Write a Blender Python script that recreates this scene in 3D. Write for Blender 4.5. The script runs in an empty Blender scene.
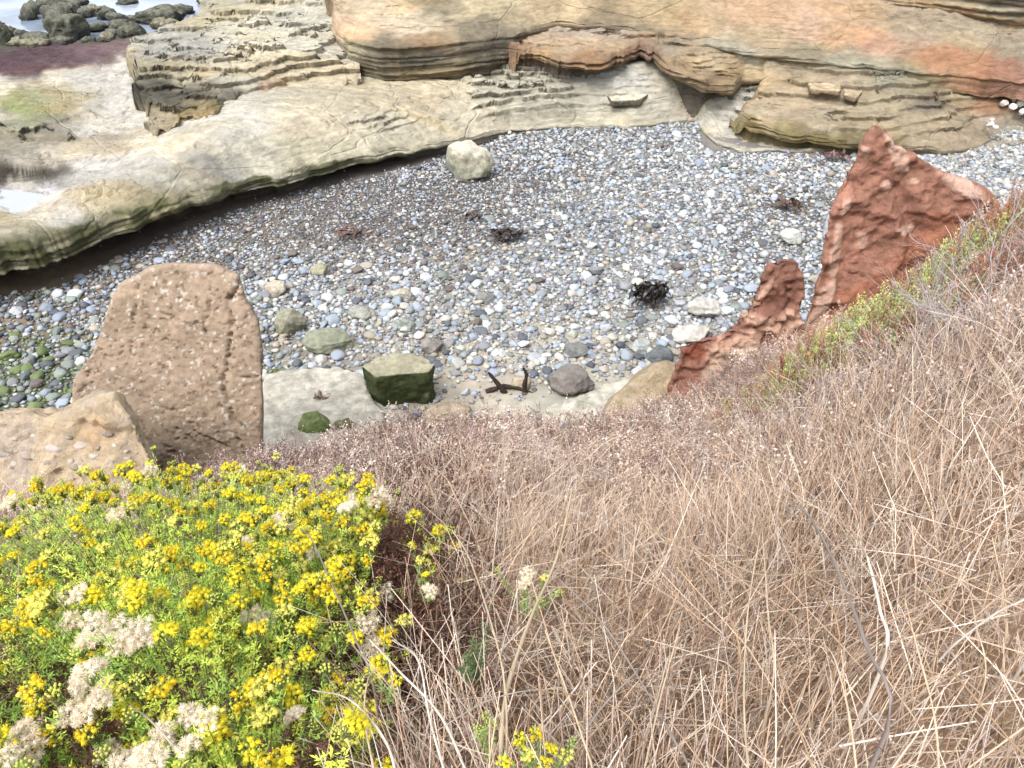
import bpy, bmesh, math, random
import numpy as np
from mathutils import Vector, Matrix, noise as mnoise

random.seed(7)
RNG = np.random.default_rng(7)
scene = bpy.context.scene
COL = scene.collection

# ------------------------------------------------------------------ camera
CZ = 9.0                      # eye height above the pebble beach
PITCH = math.radians(38.0)    # looking down from the bluff
FPX = 768.0                   # focal length in pixels of a 1024 px wide frame
cam_data = bpy.data.cameras.new('camera')
cam_data.sensor_width = 36.0
cam_data.lens = 36.0 * FPX / 1024.0
cam_data.clip_start = 0.05
cam_data.clip_end = 3000.0
cam = bpy.data.objects.new('camera', cam_data)
COL.objects.link(cam)
cam.location = (0, 0, CZ)
cam.rotation_euler = (math.radians(90) - PITCH, 0, 0)
scene.camera = cam

# ------------------------------------------------------------------ sky, sun, exposure
world = bpy.data.worlds.new('World')
scene.world = world
world.use_nodes = True
wn = world.node_tree
for n in list(wn.nodes):
    wn.nodes.remove(n)
w_out = wn.nodes.new('ShaderNodeOutputWorld')
w_bg = wn.nodes.new('ShaderNodeBackground')
w_sky = wn.nodes.new('ShaderNodeTexSky')
w_sky.sky_type = 'NISHITA'
w_sky.sun_disc = False
SUN_EL, SUN_AZ = math.radians(58), math.radians(-145)     # azimuth from +Y towards +X
w_sky.sun_elevation = SUN_EL
w_sky.sun_rotation = SUN_AZ
w_sky.air_density = 1.0
w_sky.dust_density = 4.0
w_hs = wn.nodes.new('ShaderNodeHueSaturation')           # thin marine cloud greys the sky
w_hs.inputs['Saturation'].default_value = 0.25
wn.links.new(w_sky.outputs[0], w_hs.inputs['Color'])
wn.links.new(w_hs.outputs[0], w_bg.inputs['Color'])
w_bg.inputs['Strength'].default_value = 0.15
wn.links.new(w_bg.outputs[0], w_out.inputs['Surface'])

sun_data = bpy.data.lights.new('sun', 'SUN')
sun_data.energy = 0.75
sun_data.angle = math.radians(32)
sun_data.color = (1.0, 0.97, 0.93)
sun = bpy.data.objects.new('sun', sun_data)
COL.objects.link(sun)
sd = Vector((math.sin(SUN_AZ) * math.cos(SUN_EL), math.cos(SUN_AZ) * math.cos(SUN_EL), math.sin(SUN_EL)))
sun.rotation_euler = sd.to_track_quat('Z', 'Y').to_euler()
sun.location = (0, 0, 30)

scene.view_settings.view_transform = 'Standard'
scene.view_settings.look = 'None'
scene.view_settings.exposure = 1.45
scene.view_settings.gamma = 1.0
scene.view_settings.use_curve_mapping = False
scene.render.engine = 'CYCLES'
scene.cycles.max_bounces = 8
scene.cycles.diffuse_bounces = 6
scene.cycles.glossy_bounces = 2
scene.cycles.transmission_bounces = 4
scene.cycles.transparent_max_bounces = 4

# ------------------------------------------------------------------ geometry of the view
CP, SP = math.cos(PITCH), math.sin(PITCH)

def raydir(px, py):
    u = (np.asarray(px, float) - 512) / FPX
    v = (384 - np.asarray(py, float)) / FPX
    return u, CP + v * SP, -SP + v * CP

def P(px, py, z):
    """world point at height z seen at that pixel"""
    u, dy, dz = raydir(px, py)
    t = (np.asarray(z, float) - CZ) / dz
    return np.stack([u * t, dy * t, CZ + dz * t], -1)

def Q(px, py, y):
    u, dy, dz = raydir(px, py)
    t = np.asarray(y, float) / dy
    return np.stack([u * t, dy * t, CZ + dz * t], -1)

def proj(p):
    p = np.asarray(p, float)
    x, y, z = p[..., 0], p[..., 1], p[..., 2] - CZ
    f = np.maximum(y * CP - z * SP, 1e-3)
    up = y * SP + z * CP
    return 512 + FPX * x / f, 384 - FPX * up / f, f

# ------------------------------------------------------------------ numpy noise
_PERM = np.random.default_rng(11).permutation(256)
_PERM = np.concatenate([_PERM, _PERM, _PERM, _PERM]).astype(np.int64)
_VAL = np.random.default_rng(12).uniform(-1, 1, 256)

def _h3(i, j, k):
    return _VAL[_PERM[(_PERM[(_PERM[i & 255] + j) & 255] + k) & 255]]

def vnoise(x, y=0.0, z=0.0):
    x, y, z = np.broadcast_arrays(np.asarray(x, float), np.asarray(y, float), np.asarray(z, float))
    i, j, k = np.floor(x).astype(np.int64), np.floor(y).astype(np.int64), np.floor(z).astype(np.int64)
    fx, fy, fz = x - i, y - j, z - k
    fx, fy, fz = [f * f * f * (f * (f * 6 - 15) + 10) for f in (fx, fy, fz)]
    r = 0
    for a in (0, 1):
        wa = fx if a else 1 - fx
        for b in (0, 1):
            wb = fy if b else 1 - fy
            for c in (0, 1):
                wc = fz if c else 1 - fz
                r = r + wa * wb * wc * _h3(i + a, j + b, k + c)
    return r

def fbm(x, y=0.0, z=0.0, oct=4, gain=0.5):
    a, s, r = 1.0, 0.0, 0.0
    for o in range(oct):
        r = r + a * vnoise(np.asarray(x) + 17.3 * o, np.asarray(y) - 9.1 * o, np.asarray(z) + 5.7 * o)
        s += a
        a *= gain
        x, y, z = np.asarray(x) * 2.03, np.asarray(y) * 2.03, np.asarray(z) * 2.03
    return r / s * 1.6

def sstep(a, b, x):
    t = np.clip((np.asarray(x, float) - a) / (b - a), 0, 1)
    return t * t * (3 - 2 * t)

def lin(c):
    c = np.asarray(c, float) / 255.0
    return np.where(c <= 0.04045, c / 12.92, ((c + 0.055) / 1.055) ** 2.4)

ALB = 0.66
def alb(r, g, b, sat=0.80):
    c = lin((r, g, b)) * ALB
    return c * sat + c.mean() * (1 - sat)

# ------------------------------------------------------------------ objects and materials
def mesh_np(name, verts, faces, mat, col=None, smooth=True, parent=None, mats=None, midx=None, link=True):
    """faces: (n,3) or (n,4) int array, or list of such arrays"""
    me = bpy.data.meshes.new(name)
    verts = np.ascontiguousarray(verts, dtype=np.float32)
    if isinstance(faces, np.ndarray):
        faces = [faces]
    nl = sum(f.size for f in faces)
    nf = sum(len(f) for f in faces)
    me.vertices.add(len(verts))
    me.vertices.foreach_set('co', verts.ravel())
    me.loops.add(nl)
    me.polygons.add(nf)
    me.loops.foreach_set('vertex_index', np.concatenate([f.ravel() for f in faces]).astype(np.int32))
    starts, off = [], 0
    for f in faces:
        starts.append(off + np.arange(len(f)) * f.shape[1])
        off += f.size
    me.polygons.foreach_set('loop_start', np.concatenate(starts).astype(np.int32))
    me.polygons.foreach_set('use_smooth', np.full(nf, smooth, dtype=bool))
    if col is not None:
        at = me.color_attributes.new('Col', 'FLOAT_COLOR', 'POINT')
        c4 = np.ones((len(verts), 4), dtype=np.float32)
        c4[:, :3] = col
        at.data.foreach_set('color', c4.ravel())
    for m in (mats or [mat]):
        me.materials.append(m)
    if midx is not None:
        me.polygons.foreach_set('material_index', np.asarray(midx, dtype=np.int32))
    me.update(calc_edges=True)
    me.validate()
    if not link:
        return me
    ob = bpy.data.objects.new(name, me)
    COL.objects.link(ob)
    if parent is not None:
        ob.parent = parent
    return ob

def tag(o, label=None, cat=None, group=None, kind=None):
    if label: o['label'] = label
    if cat: o['category'] = cat
    if group: o['group'] = group
    if kind: o['kind'] = kind
    return o

def empty(name, loc=(0, 0, 0)):
    o = bpy.data.objects.new(name, None)
    o.empty_display_size = 0.1
    COL.objects.link(o)
    o.location = loc
    return o

def new_mat(name):
    m = bpy.data.materials.new(name)
    m.use_nodes = True
    nt = m.node_tree
    b = nt.nodes['Principled BSDF']
    return m, nt, b

def vc_mat(name, rough=0.85, spec=0.25, var=0.25, vscale=6.0, vdetail=8.0, stretch=(1, 1, 1), bump=0.3, bscale=30.0,
           bdist=0.02, hue=None, pits=0.0, pscale=20.0, source='attr', translucent=0.0, cracks=0.0, crscale=1.2):
    """vertex colour (or object colour) times procedural variation, with noise bump"""
    m, nt, b = new_mat(name)
    N, L = nt.nodes, nt.links
    b.inputs['Roughness'].default_value = rough
    b.inputs['Specular IOR Level'].default_value = spec
    if source == 'attr':
        a = N.new('ShaderNodeAttribute'); a.attribute_name = 'Col'; base = a.outputs['Color']
    else:
        a = N.new('ShaderNodeObjectInfo'); base = a.outputs['Color']
    tc = N.new('ShaderNodeTexCoord')
    mp = N.new('ShaderNodeMapping'); mp.inputs['Scale'].default_value = stretch
    L.new(tc.outputs['Object'], mp.inputs['Vector'])
    if var > 0:
        no = N.new('ShaderNodeTexNoise'); no.inputs['Scale'].default_value = vscale
        no.inputs['Detail'].default_value = vdetail; no.inputs['Roughness'].default_value = 0.65
        L.new(mp.outputs[0], no.inputs['Vector'])
        mr = N.new('ShaderNodeMapRange'); mr.inputs['From Min'].default_value = 0.3; mr.inputs['From Max'].default_value = 0.7
        mr.inputs['To Min'].default_value = 1 - var; mr.inputs['To Max'].default_value = 1 + var
        L.new(no.outputs['Fac'], mr.inputs['Value'])
        mx = N.new('ShaderNodeMix'); mx.data_type = 'RGBA'; mx.blend_type = 'MULTIPLY'; mx.inputs['Factor'].default_value = 1
        L.new(base, mx.inputs['A']); L.new(mr.outputs[0], mx.inputs['B'])
        base = mx.outputs['Result']
        if hue is not None:
            n2 = N.new('ShaderNodeTexNoise'); n2.inputs['Scale'].default_value = vscale * 0.6; n2.inputs['Detail'].default_value = 5
            L.new(mp.outputs[0], n2.inputs['Vector'])
            r2 = N.new('ShaderNodeMapRange'); r2.inputs['From Min'].default_value = 0.52; r2.inputs['From Max'].default_value = 0.66
            r2.inputs['To Max'].default_value = hue[3]
            L.new(n2.outputs['Fac'], r2.inputs['Value'])
            m2 = N.new('ShaderNodeMix'); m2.data_type = 'RGBA'
            L.new(r2.outputs[0], m2.inputs['Factor']); L.new(base, m2.inputs['A']); m2.inputs['B'].default_value = (*hue[:3], 1)
            base = m2.outputs['Result']
    hsrc = None
    if bump > 0:
        nb = N.new('ShaderNodeTexNoise'); nb.inputs['Scale'].default_value = bscale; nb.inputs['Detail'].default_value = 9
        nb.inputs['Roughness'].default_value = 0.7
        L.new(mp.outputs[0], nb.inputs['Vector'])
        hsrc = nb.outputs['Fac']
        if pits > 0:
            vo = N.new('ShaderNodeTexVoronoi'); vo.inputs['Scale'].default_value = pscale
            L.new(mp.outputs[0], vo.inputs['Vector'])
            r3 = N.new('ShaderNodeMapRange'); r3.inputs['From Min'].default_value = 0.08; r3.inputs['From Max'].default_value = 0.3
            r3.inputs['To Min'].default_value = -pits; r3.inputs['To Max'].default_value = 0
            L.new(vo.outputs['Distance'], r3.inputs['Value'])
            ad = N.new('ShaderNodeMath'); ad.operation = 'ADD'
            L.new(hsrc, ad.inputs[0]); L.new(r3.outputs[0], ad.inputs[1]); hsrc = ad.outputs[0]
        if cracks > 0:
            dn = N.new('ShaderNodeTexNoise'); dn.inputs['Scale'].default_value = crscale * 1.5; dn.inputs['Detail'].default_value = 5
            L.new(mp.outputs[0], dn.inputs['Vector'])
            dm = N.new('ShaderNodeMix'); dm.data_type = 'RGBA'; dm.inputs['Factor'].default_value = 0.35
            L.new(mp.outputs[0], dm.inputs['A']); L.new(dn.outputs['Color'], dm.inputs['B'])
            vc = N.new('ShaderNodeTexVoronoi'); vc.feature = 'DISTANCE_TO_EDGE'; vc.inputs['Scale'].default_value = crscale
            L.new(dm.outputs['Result'], vc.inputs['Vector'])
            rc = N.new('ShaderNodeMapRange'); rc.inputs['From Min'].default_value = 0.0; rc.inputs['From Max'].default_value = 0.02
            rc.inputs['To Min'].default_value = 1 - cracks; rc.inputs['To Max'].default_value = 1
            L.new(vc.outputs['Distance'], rc.inputs['Value'])
            ms = N.new('ShaderNodeMath'); ms.operation = 'MULTIPLY'
            L.new(hsrc, ms.inputs[0]); L.new(rc.outputs[0], ms.inputs[1]); hsrc = ms.outputs[0]
        bp = N.new('ShaderNodeBump'); bp.inputs['Strength'].default_value = bump; bp.inputs['Distance'].default_value = bdist
        L.new(hsrc, bp.inputs['Height']); L.new(bp.outputs[0], b.inputs['Normal'])
    L.new(base, b.inputs['Base Color'])
    if translucent > 0:
        out = N['Material Output']
        tr = N.new('ShaderNodeBsdfTranslucent'); L.new(base, tr.inputs['Color'])
        ms = N.new('ShaderNodeMixShader'); ms.inputs[0].default_value = translucent
        L.new(b.outputs[0], ms.inputs[1]); L.new(tr.outputs[0], ms.inputs[2]); L.new(ms.outputs[0], out.inputs['Surface'])
    return m

def grid_faces(nu, nv):
    i = np.arange(nu - 1)[:, None] * nv + np.arange(nv - 1)[None, :]
    i = i.ravel()
    return np.stack([i, i + nv, i + nv + 1, i + 1], -1)

def interp_cols(pts, px, k):
    a = np.array(pts, float)
    return np.interp(px, a[:, 0], a[:, k])

def rbf(points):
    """smooth height through (px, py, z) control points -> f(x, y)"""
    w = np.array([P(a, b, c) for a, b, c in points])
    X, Z = w[:, :2] / 10.0, w[:, 2]
    def ker(d):
        return np.where(d > 1e-6, d * d * np.log(np.maximum(d, 1e-6)), 0)
    n = len(X)
    D = np.linalg.norm(X[:, None] - X[None], axis=-1)
    A = np.zeros((n + 3, n + 3))
    A[:n, :n] = ker(D) + np.eye(n) * 0.002
    A[:n, n] = 1; A[:n, n + 1:] = X
    A[n:, :n] = A[:n, n:].T
    s = np.linalg.solve(A, np.concatenate([Z, [0, 0, 0]]))
    lo, hi = Z.min() - 0.3, Z.max() + 0.4
    def f(x, y):
        q = np.stack([x, y], -1) / 10.0
        r = s[n] + q[..., 0] * s[n + 1] + q[..., 1] * s[n + 2]
        for i in range(n):
            r = r + s[i] * ker(np.linalg.norm(q - X[i], axis=-1))
        return np.clip(r, lo, hi)
    return f

def colmap(px, py, pts, power=4.6, sc=(1.0, 2.0)):
    wx, wy = 9 * fbm(px * .06, py * .12, 2.2, oct=4), 4.5 * fbm(px * .06, py * .12, 7.7, oct=4)
    px, py = px + wx, py + wy
    """blend of colours set for places on the rock, some holding painted shade"""
    num, den = 0, 0
    for a, b, c in pts:
        d = ((px - a) * sc[0]) ** 2 + ((py - b) * sc[1]) ** 2 + 60
        w = d ** (-power / 2)
        num = num + w[..., None] * alb(*c, sat=0.68)
        den = den + w
    return num / den[..., None] * 0.90

def blob(px, py, cx, cy, rx, ry):
    return np.exp(-(((px - cx) / rx) ** 2 + ((py - cy) / ry) ** 2))

# ------------------------------------------------------------------ sandstone shelf layers
M_shelf = vc_mat('sandstone', rough=0.9, spec=0.15, var=0.26, vscale=3.2, stretch=(1, 1, 3), bump=0.9, bscale=5, bdist=0.09,
                 cracks=0.8, crscale=0.5)

def terrace(h, s, sharp):
    q = h / s
    f = q - np.floor(q)
    return s * (np.floor(q) + sstep(0.5 - sharp, 0.5 + sharp, f))

def layer(name, edge, top, px0, px1, depth, terr, colour, far=None, base_drop=0.6, ncol=None, nface=26, amp=0.12, seed=0.0,
          sides=(True, True), step=0.13, rag=0.10, rowk=1.0, face_col=None, blocky=0.0, over=0.15, crackd=0.10, dents=(), blk_lim=2000, pfloor=0.25):
    ncol = ncol or int((px1 - px0) / 1.5)
    px = np.linspace(px0, px1, ncol)
    pyb, zb, T, U = (interp_cols(edge, px, k) for k in (1, 2, 3, 4))
    E = P(px, pyb, zb)
    ye = E[:, 1]
    az = E[:, 0] / ye
    ye0 = ye
    ye = ye + rag * fbm(az * 45 + seed, seed, oct=4, gain=0.45)
    if blocky > 0:
        ye = ye + blocky * (np.round(vnoise(az * 95 + seed) * 2) / 2) * (px < blk_lim)
    # rows on the top surface
    nt = int(260 * rowk)
    t = np.linspace(0, 1, nt)
    tt = depth * (0.35 * t + 0.65 * t ** 2.2)
    yv = ye0[:, None] + tt[None, :] + (ye - ye0)[:, None] * np.exp(-tt[None, :] / 0.5)
    xv = az[:, None] * yv
    zt = top(xv, yv)
    # the lip height wins near the edge
    lip = np.exp(-(tt[None, :] / 0.6) ** 2)
    zt = zt * (1 - lip) + (zb + T)[:, None] * lip
    ppx, ppy, _ = proj(np.stack([xv, yv, zt], -1))
    ts = np.clip(terr(ppx, ppy), 0, 1)
    und = fbm(xv * 0.28 + seed, yv * 0.42, oct=5, gain=0.6)
    h = zt + 0.34 * und * (1 - 0.7 * lip) * (0.25 + 0.75 * ts)
    h = h + 0.035 * fbm(xv * 1.7, yv * 1.7 + seed, oct=4)
    # bedding steps of uneven height that come and go
    patch = sstep(-0.25, 0.35, fbm(xv * 0.55 + seed + 4, yv * 0.7, oct=3))
    hw = h + 0.45 * step * vnoise(h / step * 0.6 + seed, 3.3) + 0.10 * step * fbm(xv * 0.9, yv * 0.9 + seed, oct=3)
    tr = terrace(hw, step, 0.07) - (hw - h)
    k = ts * (pfloor + (1 - pfloor) * patch)
    fr = hw / step - np.floor(hw / step)
    slope_sign = np.sign(np.gradient(h, axis=1) + 1e-9)
    push = over * k * (np.exp(-((fr - 0.60) / 0.07) ** 2) - 1.2 * np.exp(-((fr - 0.43) / 0.06) ** 2)) * slope_sign * (1 - lip)
    h = h * (1 - k) + tr * k
    h = h + 0.022 * fbm(xv * 2.6 + seed, yv * 5, oct=4) + 0.010 * fbm(xv * 14, yv * 14, oct=3)
    yv = yv - push
    cr = np.exp(-(fbm(xv * 0.45 + seed, yv * 0.75, oct=4) / 0.022) ** 2) * sstep(-.2, .3, fbm(xv * .3, yv * .4 + seed, oct=2))
    cr = np.maximum(cr, 0.8 * np.exp(-(fbm(xv * 0.9 + 31, yv * 0.5 + seed, oct=4) / 0.018) ** 2) * sstep(0, .4, fbm(xv * .4 + 8, yv * .5 + seed, oct=2)))
    h = h - crackd * cr * (1 - lip)
    rid = np.abs(fbm(xv * 1.1 + seed, yv * 2.2, oct=5, gain=0.6))
    h = h - 0.05 * rid
    if dents:
        for cx, cy, rx, ry, dd in dents:
            h = h - dd * (np.exp(-(((ppx - cx) / rx) ** 2 + ((ppy - cy) / ry) ** 2) ** 2) if dd > .5 else blob(ppx, ppy, cx, cy, rx, ry))
    # rounded lip
    h = h - 0.25 * np.minimum(T, 0.5)[:, None] * np.exp(-tt[None, :] / 0.10)
    if far is not None:
        fp = interp_cols(far, px, 1); fz = interp_cols(far, px, 2)
        yf = P(px, fp, fz)[:, 1] + 0.25 * fbm(az * 50, seed + 3)
        h = h - 3.0 * sstep(0, 0.5, yv - yf[:, None])
    pj = px[:, None] + 9 * (vnoise(yv * 1.3 + seed) * (tt[None, :] > .02)) + 5 * vnoise(yv * 4 + seed, 3)
    sd_ = np.zeros_like(yv)
    if sides[0]: sd_ = np.maximum(sd_, 1 - sstep(px0 + 8, px0 + 20, pj) * .6 - sstep(px0, px0 + 7, pj) * .4)
    if sides[1]: sd_ = np.maximum(sd_, sstep(px1 - 7, px1, pj))
    sd_[0] = sd_[0] * 0 + (1 if sides[0] else 0); sd_[-1] = sd_[-1] * 0 + (1 if sides[1] else 0)
    zlow = (zb - base_drop)[:, None]
    h = h * (1 - sd_) + np.minimum(h, zlow) * sd_
    # face: from lip down, strata pushing in and out
    f = (np.arange(1, nface + 1) / nface)[None, :]
    ztop0 = h[:, :1]
    zf = ztop0 + (np.minimum(zb[:, None], ztop0) - ztop0) * f
    xw = (az * ye)[:, None]
    zz = zf + 0.12 * fbm(xw * 0.3 + seed, 0.5, oct=3)
    stra = terrace(vnoise(zz * 7 + seed, xw * 0.10) + 0.6 * vnoise(zz * 19 + seed, xw * 0.25), 0.33, 0.12)
    blk = fbm(xw * 0.8 + seed, zz * 5.0, oct=4)
    off = amp * (stra + 0.7 * blk)
    bulge = 0.10 * np.minimum(T, 0.8)[:, None] * np.sin(np.clip(f, 0, 1) * math.pi)
    yfce = ye[:, None] - bulge + off * np.minimum(1, 2 * np.minimum(T, .5))[:, None]
    # undercut and back wall
    k1 = (np.arange(1, 9) / 8)[None, :]
    yu = yfce[:, -1:] + U[:, None] * k1 * (1 + 0.25 * vnoise(xw * 0.9 + seed))
    zu = zf[:, -1:] + 0.04 * fbm(xw * 2, k1 * 3 + seed) - 0.02 * k1
    k2 = (np.arange(1, 8) / 7)[None, :]
    yw = yu[:, -1:] + 0.06 * fbm(xw * 1.5, k2 * 4 + seed) - 0.35 * k2 ** 2 * np.minimum(U, 1)[:, None]
    zw = zu[:, -1:] - base_drop * k2
    Y = np.concatenate([yv[:, ::-1], yfce, yu, yw], 1)
    Z = np.concatenate([h[:, ::-1], zf, zu, zw], 1)
    X = az[:, None] * Y
    V = np.stack([X, Y, Z], -1)
    nv = V.shape[1]
    qx, qy, _ = proj(V)
    C = colmap(qx, qy, colour)
    n1 = fbm(X * 0.5 + seed, Y * 0.9, oct=5)
    n2 = fbm(X * 1.8, Y * 3.6 + seed, oct=4)
    n3 = fbm(X * 5 + 3, Y * 9 + seed, oct=3)
    C = C * (1 + 0.12 * n1 + 0.12 * n2 + 0.10 * n3)[..., None]
    warm = sstep(0.0, 0.8, fbm(X * 0.35 + 9, Y * 0.8 + seed, oct=4))[..., None]
    C = C * (1 + warm * np.array([0.08, 0.0, -0.14]))
    # beds in the face have their own tints
    fz_ = slice(nt, nt + nface)
    band = vnoise(zz * 14 + seed, xw * 0.12)[..., None]
    band2 = vnoise(zz * 34 + seed, xw * 0.3)[..., None]
    C[:, fz_] = C[:, fz_] * (1 + 0.28 * band + 0.22 * band2)
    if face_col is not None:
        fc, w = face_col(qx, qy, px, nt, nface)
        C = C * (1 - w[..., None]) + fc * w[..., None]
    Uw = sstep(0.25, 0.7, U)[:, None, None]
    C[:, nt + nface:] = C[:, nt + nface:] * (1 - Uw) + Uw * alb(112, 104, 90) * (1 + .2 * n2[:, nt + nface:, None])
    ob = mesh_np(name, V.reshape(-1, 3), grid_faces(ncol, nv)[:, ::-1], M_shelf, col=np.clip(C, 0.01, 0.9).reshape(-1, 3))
    return tag(ob, kind='structure')

CREAM, GREY, PALE = (204, 194, 166), (172, 170, 156), (214, 206, 186)
# --- main shelf with the mossy undercut lip
edgeA = [(-260, 334, .9, .6, 1.6), (0, 272, .8, .62, 1.5), (60, 257, .76, .58, 1.45), (110, 237, .7, .52, 1.3), (150, 223, .65, .48, 1.2),
         (200, 205, .6, .42, 1.1), (250, 191, .53, .38, 1.0), (300, 180, .48, .33, 0.9), (370, 162, .4, .28, 0.8), (440, 148, .3, .2, 0.6),
         (480, 139, .15, .18, .3), (510, 131, .0, .10, .05), (560, 128, -.03, .1, .02), (640, 128, -.03, .1, .02), (694, 122, -.03, .1, .02),
         (704, 134, -.03, .1, .02), (716, 145, -.03, .1, .02), (740, 151, -.03, .1, .02), (770, 153, -.03, .1, .02), (860, 150, -.05, .1, .02), (1200, 140, -.05, .1, .02)]
topA = rbf([(0, 240, 1.35), (100, 215, 1.25), (200, 188, 1.1), (300, 162, .95), (400, 145, .75), (480, 128, .38), (0, 215, 1.45), (100, 190, 1.55),
            (200, 150, 1.55), (300, 125, 1.5), (400, 110, 1.25), (500, 110, .65), (600, 118, .25), (700, 118, .25), (740, 130, .12),
            (0, 130, .9), (60, 190, 1.0), (110, 125, .85), (0, 80, .8), (120, 60, .8), (0, 190, 1.1), (-150, 150, .8), (-100, 240, 1.3),
            (150, 140, 1.0), (600, 80, 1.05), (680, 85, .95), (520, 85, 1.0), (460, 80, 1.05), (380, 85, 1.15), (700, 100, .6), (560, 100, .7),
            (200, 20, .6), (60, 40, .5), (820, 130, .2), (950, 120, .1), (740, 90, .9), (350, 60, 1.2), (800, 60, 1.1), (1000, 60, 1.1), (-150, 60, .6)])
def terrA(px, py):
    s = 1.0 * sstep(445, 480, px) * (1 - sstep(118, 126, py)) * sstep(58, 68, py)
    s = np.maximum(s, 1.2 * blob(px, py, 50, 130, 80, 25))
    s = np.maximum(s, 0.7 * blob(px, py, 390, 122, 60, 12))
    return np.maximum(s, 0.12)
colA = [(0, 240, (150, 142, 110)), (60, 236, (148, 140, 104)), (120, 222, (152, 146, 108)), (170, 205, (156, 150, 118)), (0, 225, (184, 176, 146)), (100, 200, (198, 186, 150)), (60, 212, (212, 206, 190)), (180, 170, (188, 182, 160)), (200, 165, (170, 168, 158)),
        (250, 150, (214, 206, 178)), (230, 130, (206, 200, 180)), (300, 150, (198, 188, 152)), (320, 125, (208, 192, 156)), (380, 125, (204, 194, 162)),
        (420, 100, (212, 192, 150)), (380, 95, (202, 186, 146)), (470, 115, (206, 194, 160)), (520, 100, (194, 186, 158)), (600, 100, (186, 180, 156)),
        (620, 75, (200, 196, 180)), (600, 118, (198, 188, 156)), (680, 95, (204, 196, 172)), (720, 125, (204, 198, 178)), (740, 140, (196, 188, 166)),
        (0, 110, (176, 166, 140)), (30, 100, (158, 160, 104)), (20, 106, (140, 156, 84)), (60, 98, (170, 156, 110)), (100, 130, (206, 198, 180)),
        (60, 150, (196, 184, 156)), (20, 145, (150, 144, 122)), (60, 136, (150, 142, 120)), (110, 140, (176, 166, 144)), (20, 172, (74, 66, 54)), (5, 173, (74, 66, 54)), (36, 172, (80, 72, 58)), (28, 175, (74, 66, 54)), (10, 170, (74, 66, 54)), (20, 163, (186, 176, 152)), (20, 182, (196, 188, 170)),  # darkest tones paint shade into the hollow on the left platform
        (40, 195, (214, 210, 208)), (20, 200, (206, 206, 212)), (90, 165, (198, 192, 180)), (120, 110, (204, 198, 184)), (60, 75, (206, 200, 184)),
        (120, 75, (204, 198, 184)), (150, 140, (206, 198, 176)), (0, 62, (92, 62, 72)), (0, 68, (96, 66, 76)), (30, 64, (92, 62, 72)), (30, 54, (92, 64, 72)), (60, 58, (98, 68, 78)), (80, 60, (104, 74, 82)), (100, 55, (112, 80, 88)), (120, 52, (118, 88, 92)), (-60, 66, (92, 62, 72)), (0, 84, (200, 194, 178)), (80, 72, (204, 198, 184)), (130, 64, (204, 198, 184)),
        (140, 50, (128, 112, 110)), (0, 40, (84, 84, 70)), (100, 30, (90, 92, 76)), (200, 10, (100, 100, 84)), (160, 155, (206, 202, 186)),
        (-120, 120, (196, 188, 168)), (-120, 60, (110, 80, 86)), (860, 130, (186, 172, 140)), (600, 60, (150, 140, 118))]
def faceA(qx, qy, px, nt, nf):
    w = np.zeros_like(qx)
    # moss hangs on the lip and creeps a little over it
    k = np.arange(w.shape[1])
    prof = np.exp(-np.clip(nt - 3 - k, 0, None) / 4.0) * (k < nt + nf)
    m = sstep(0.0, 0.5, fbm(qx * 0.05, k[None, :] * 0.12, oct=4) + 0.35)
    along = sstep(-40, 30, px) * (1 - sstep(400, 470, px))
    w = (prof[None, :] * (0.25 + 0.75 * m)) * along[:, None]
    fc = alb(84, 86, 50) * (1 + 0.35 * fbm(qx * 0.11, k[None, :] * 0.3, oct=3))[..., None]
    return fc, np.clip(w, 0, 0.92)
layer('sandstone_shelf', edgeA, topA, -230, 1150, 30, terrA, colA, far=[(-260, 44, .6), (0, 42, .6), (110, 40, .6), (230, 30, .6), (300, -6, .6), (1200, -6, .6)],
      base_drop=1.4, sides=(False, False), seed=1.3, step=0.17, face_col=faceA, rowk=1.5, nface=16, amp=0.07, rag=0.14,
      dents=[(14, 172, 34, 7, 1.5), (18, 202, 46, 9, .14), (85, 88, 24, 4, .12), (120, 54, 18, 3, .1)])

# --- block of broken beds on the left
edgeB = [(136, 112, .9, .5, .2), (142, 122, .9, .25, .2), (152, 134, .90, .22, .2), (168, 138, .92, .25, .25), (182, 128, .98, .3, .3), (200, 126, 1.0, .35, .4),
         (215, 119, 1.05, .6, .5), (240, 113, 1.1, .5, .5), (270, 104, 1.12, .4, .4), (285, 98, 1.15, .25, .2), (300, 94, 1.2, .14, .1), (360, 86, 1.2, .12, .1)]
topB = rbf([(150, 112, 1.12), (168, 118, 1.15), (150, 86, 1.6), (175, 84, 1.65), (150, 45, 1.75), (200, 30, 1.9), (200, 92, 1.65), (200, 112, 1.2), (250, 60, 1.85), (250, 95, 1.6), (300, 60, 1.75), (300, 90, 1.35), (260, 20, 2.2),
            (330, 40, 1.8), (230, 2, 2.2), (320, 0, 2.3), (350, 82, 1.3), (180, 60, 1.85)])
colB = [(160, 50, (168, 164, 150)), (200, 52, (170, 166, 154)), (180, 75, (190, 178, 142)), (150, 65, (168, 156, 120)), (230, 60, (206, 198, 172)),
        (260, 45, (206, 198, 170)), (300, 55, (200, 192, 166)), (250, 20, (208, 198, 166)), (300, 20, (196, 190, 166)), (230, 10, (176, 170, 140)),
        (240, 80, (196, 188, 160)), (300, 85, (202, 192, 162)), (160, 90, (92, 88, 74)), (175, 95, (88, 84, 70)), (190, 98, (96, 92, 76)), (200, 105, (150, 134, 92)), (235, 105, (92, 90, 76)),
        (260, 100, (88, 88, 76)), (165, 120, (170, 154, 116)), (200, 122, (176, 156, 100)), (270, 95, (170, 130, 92)), (320, 70, (206, 196, 168))]
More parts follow.
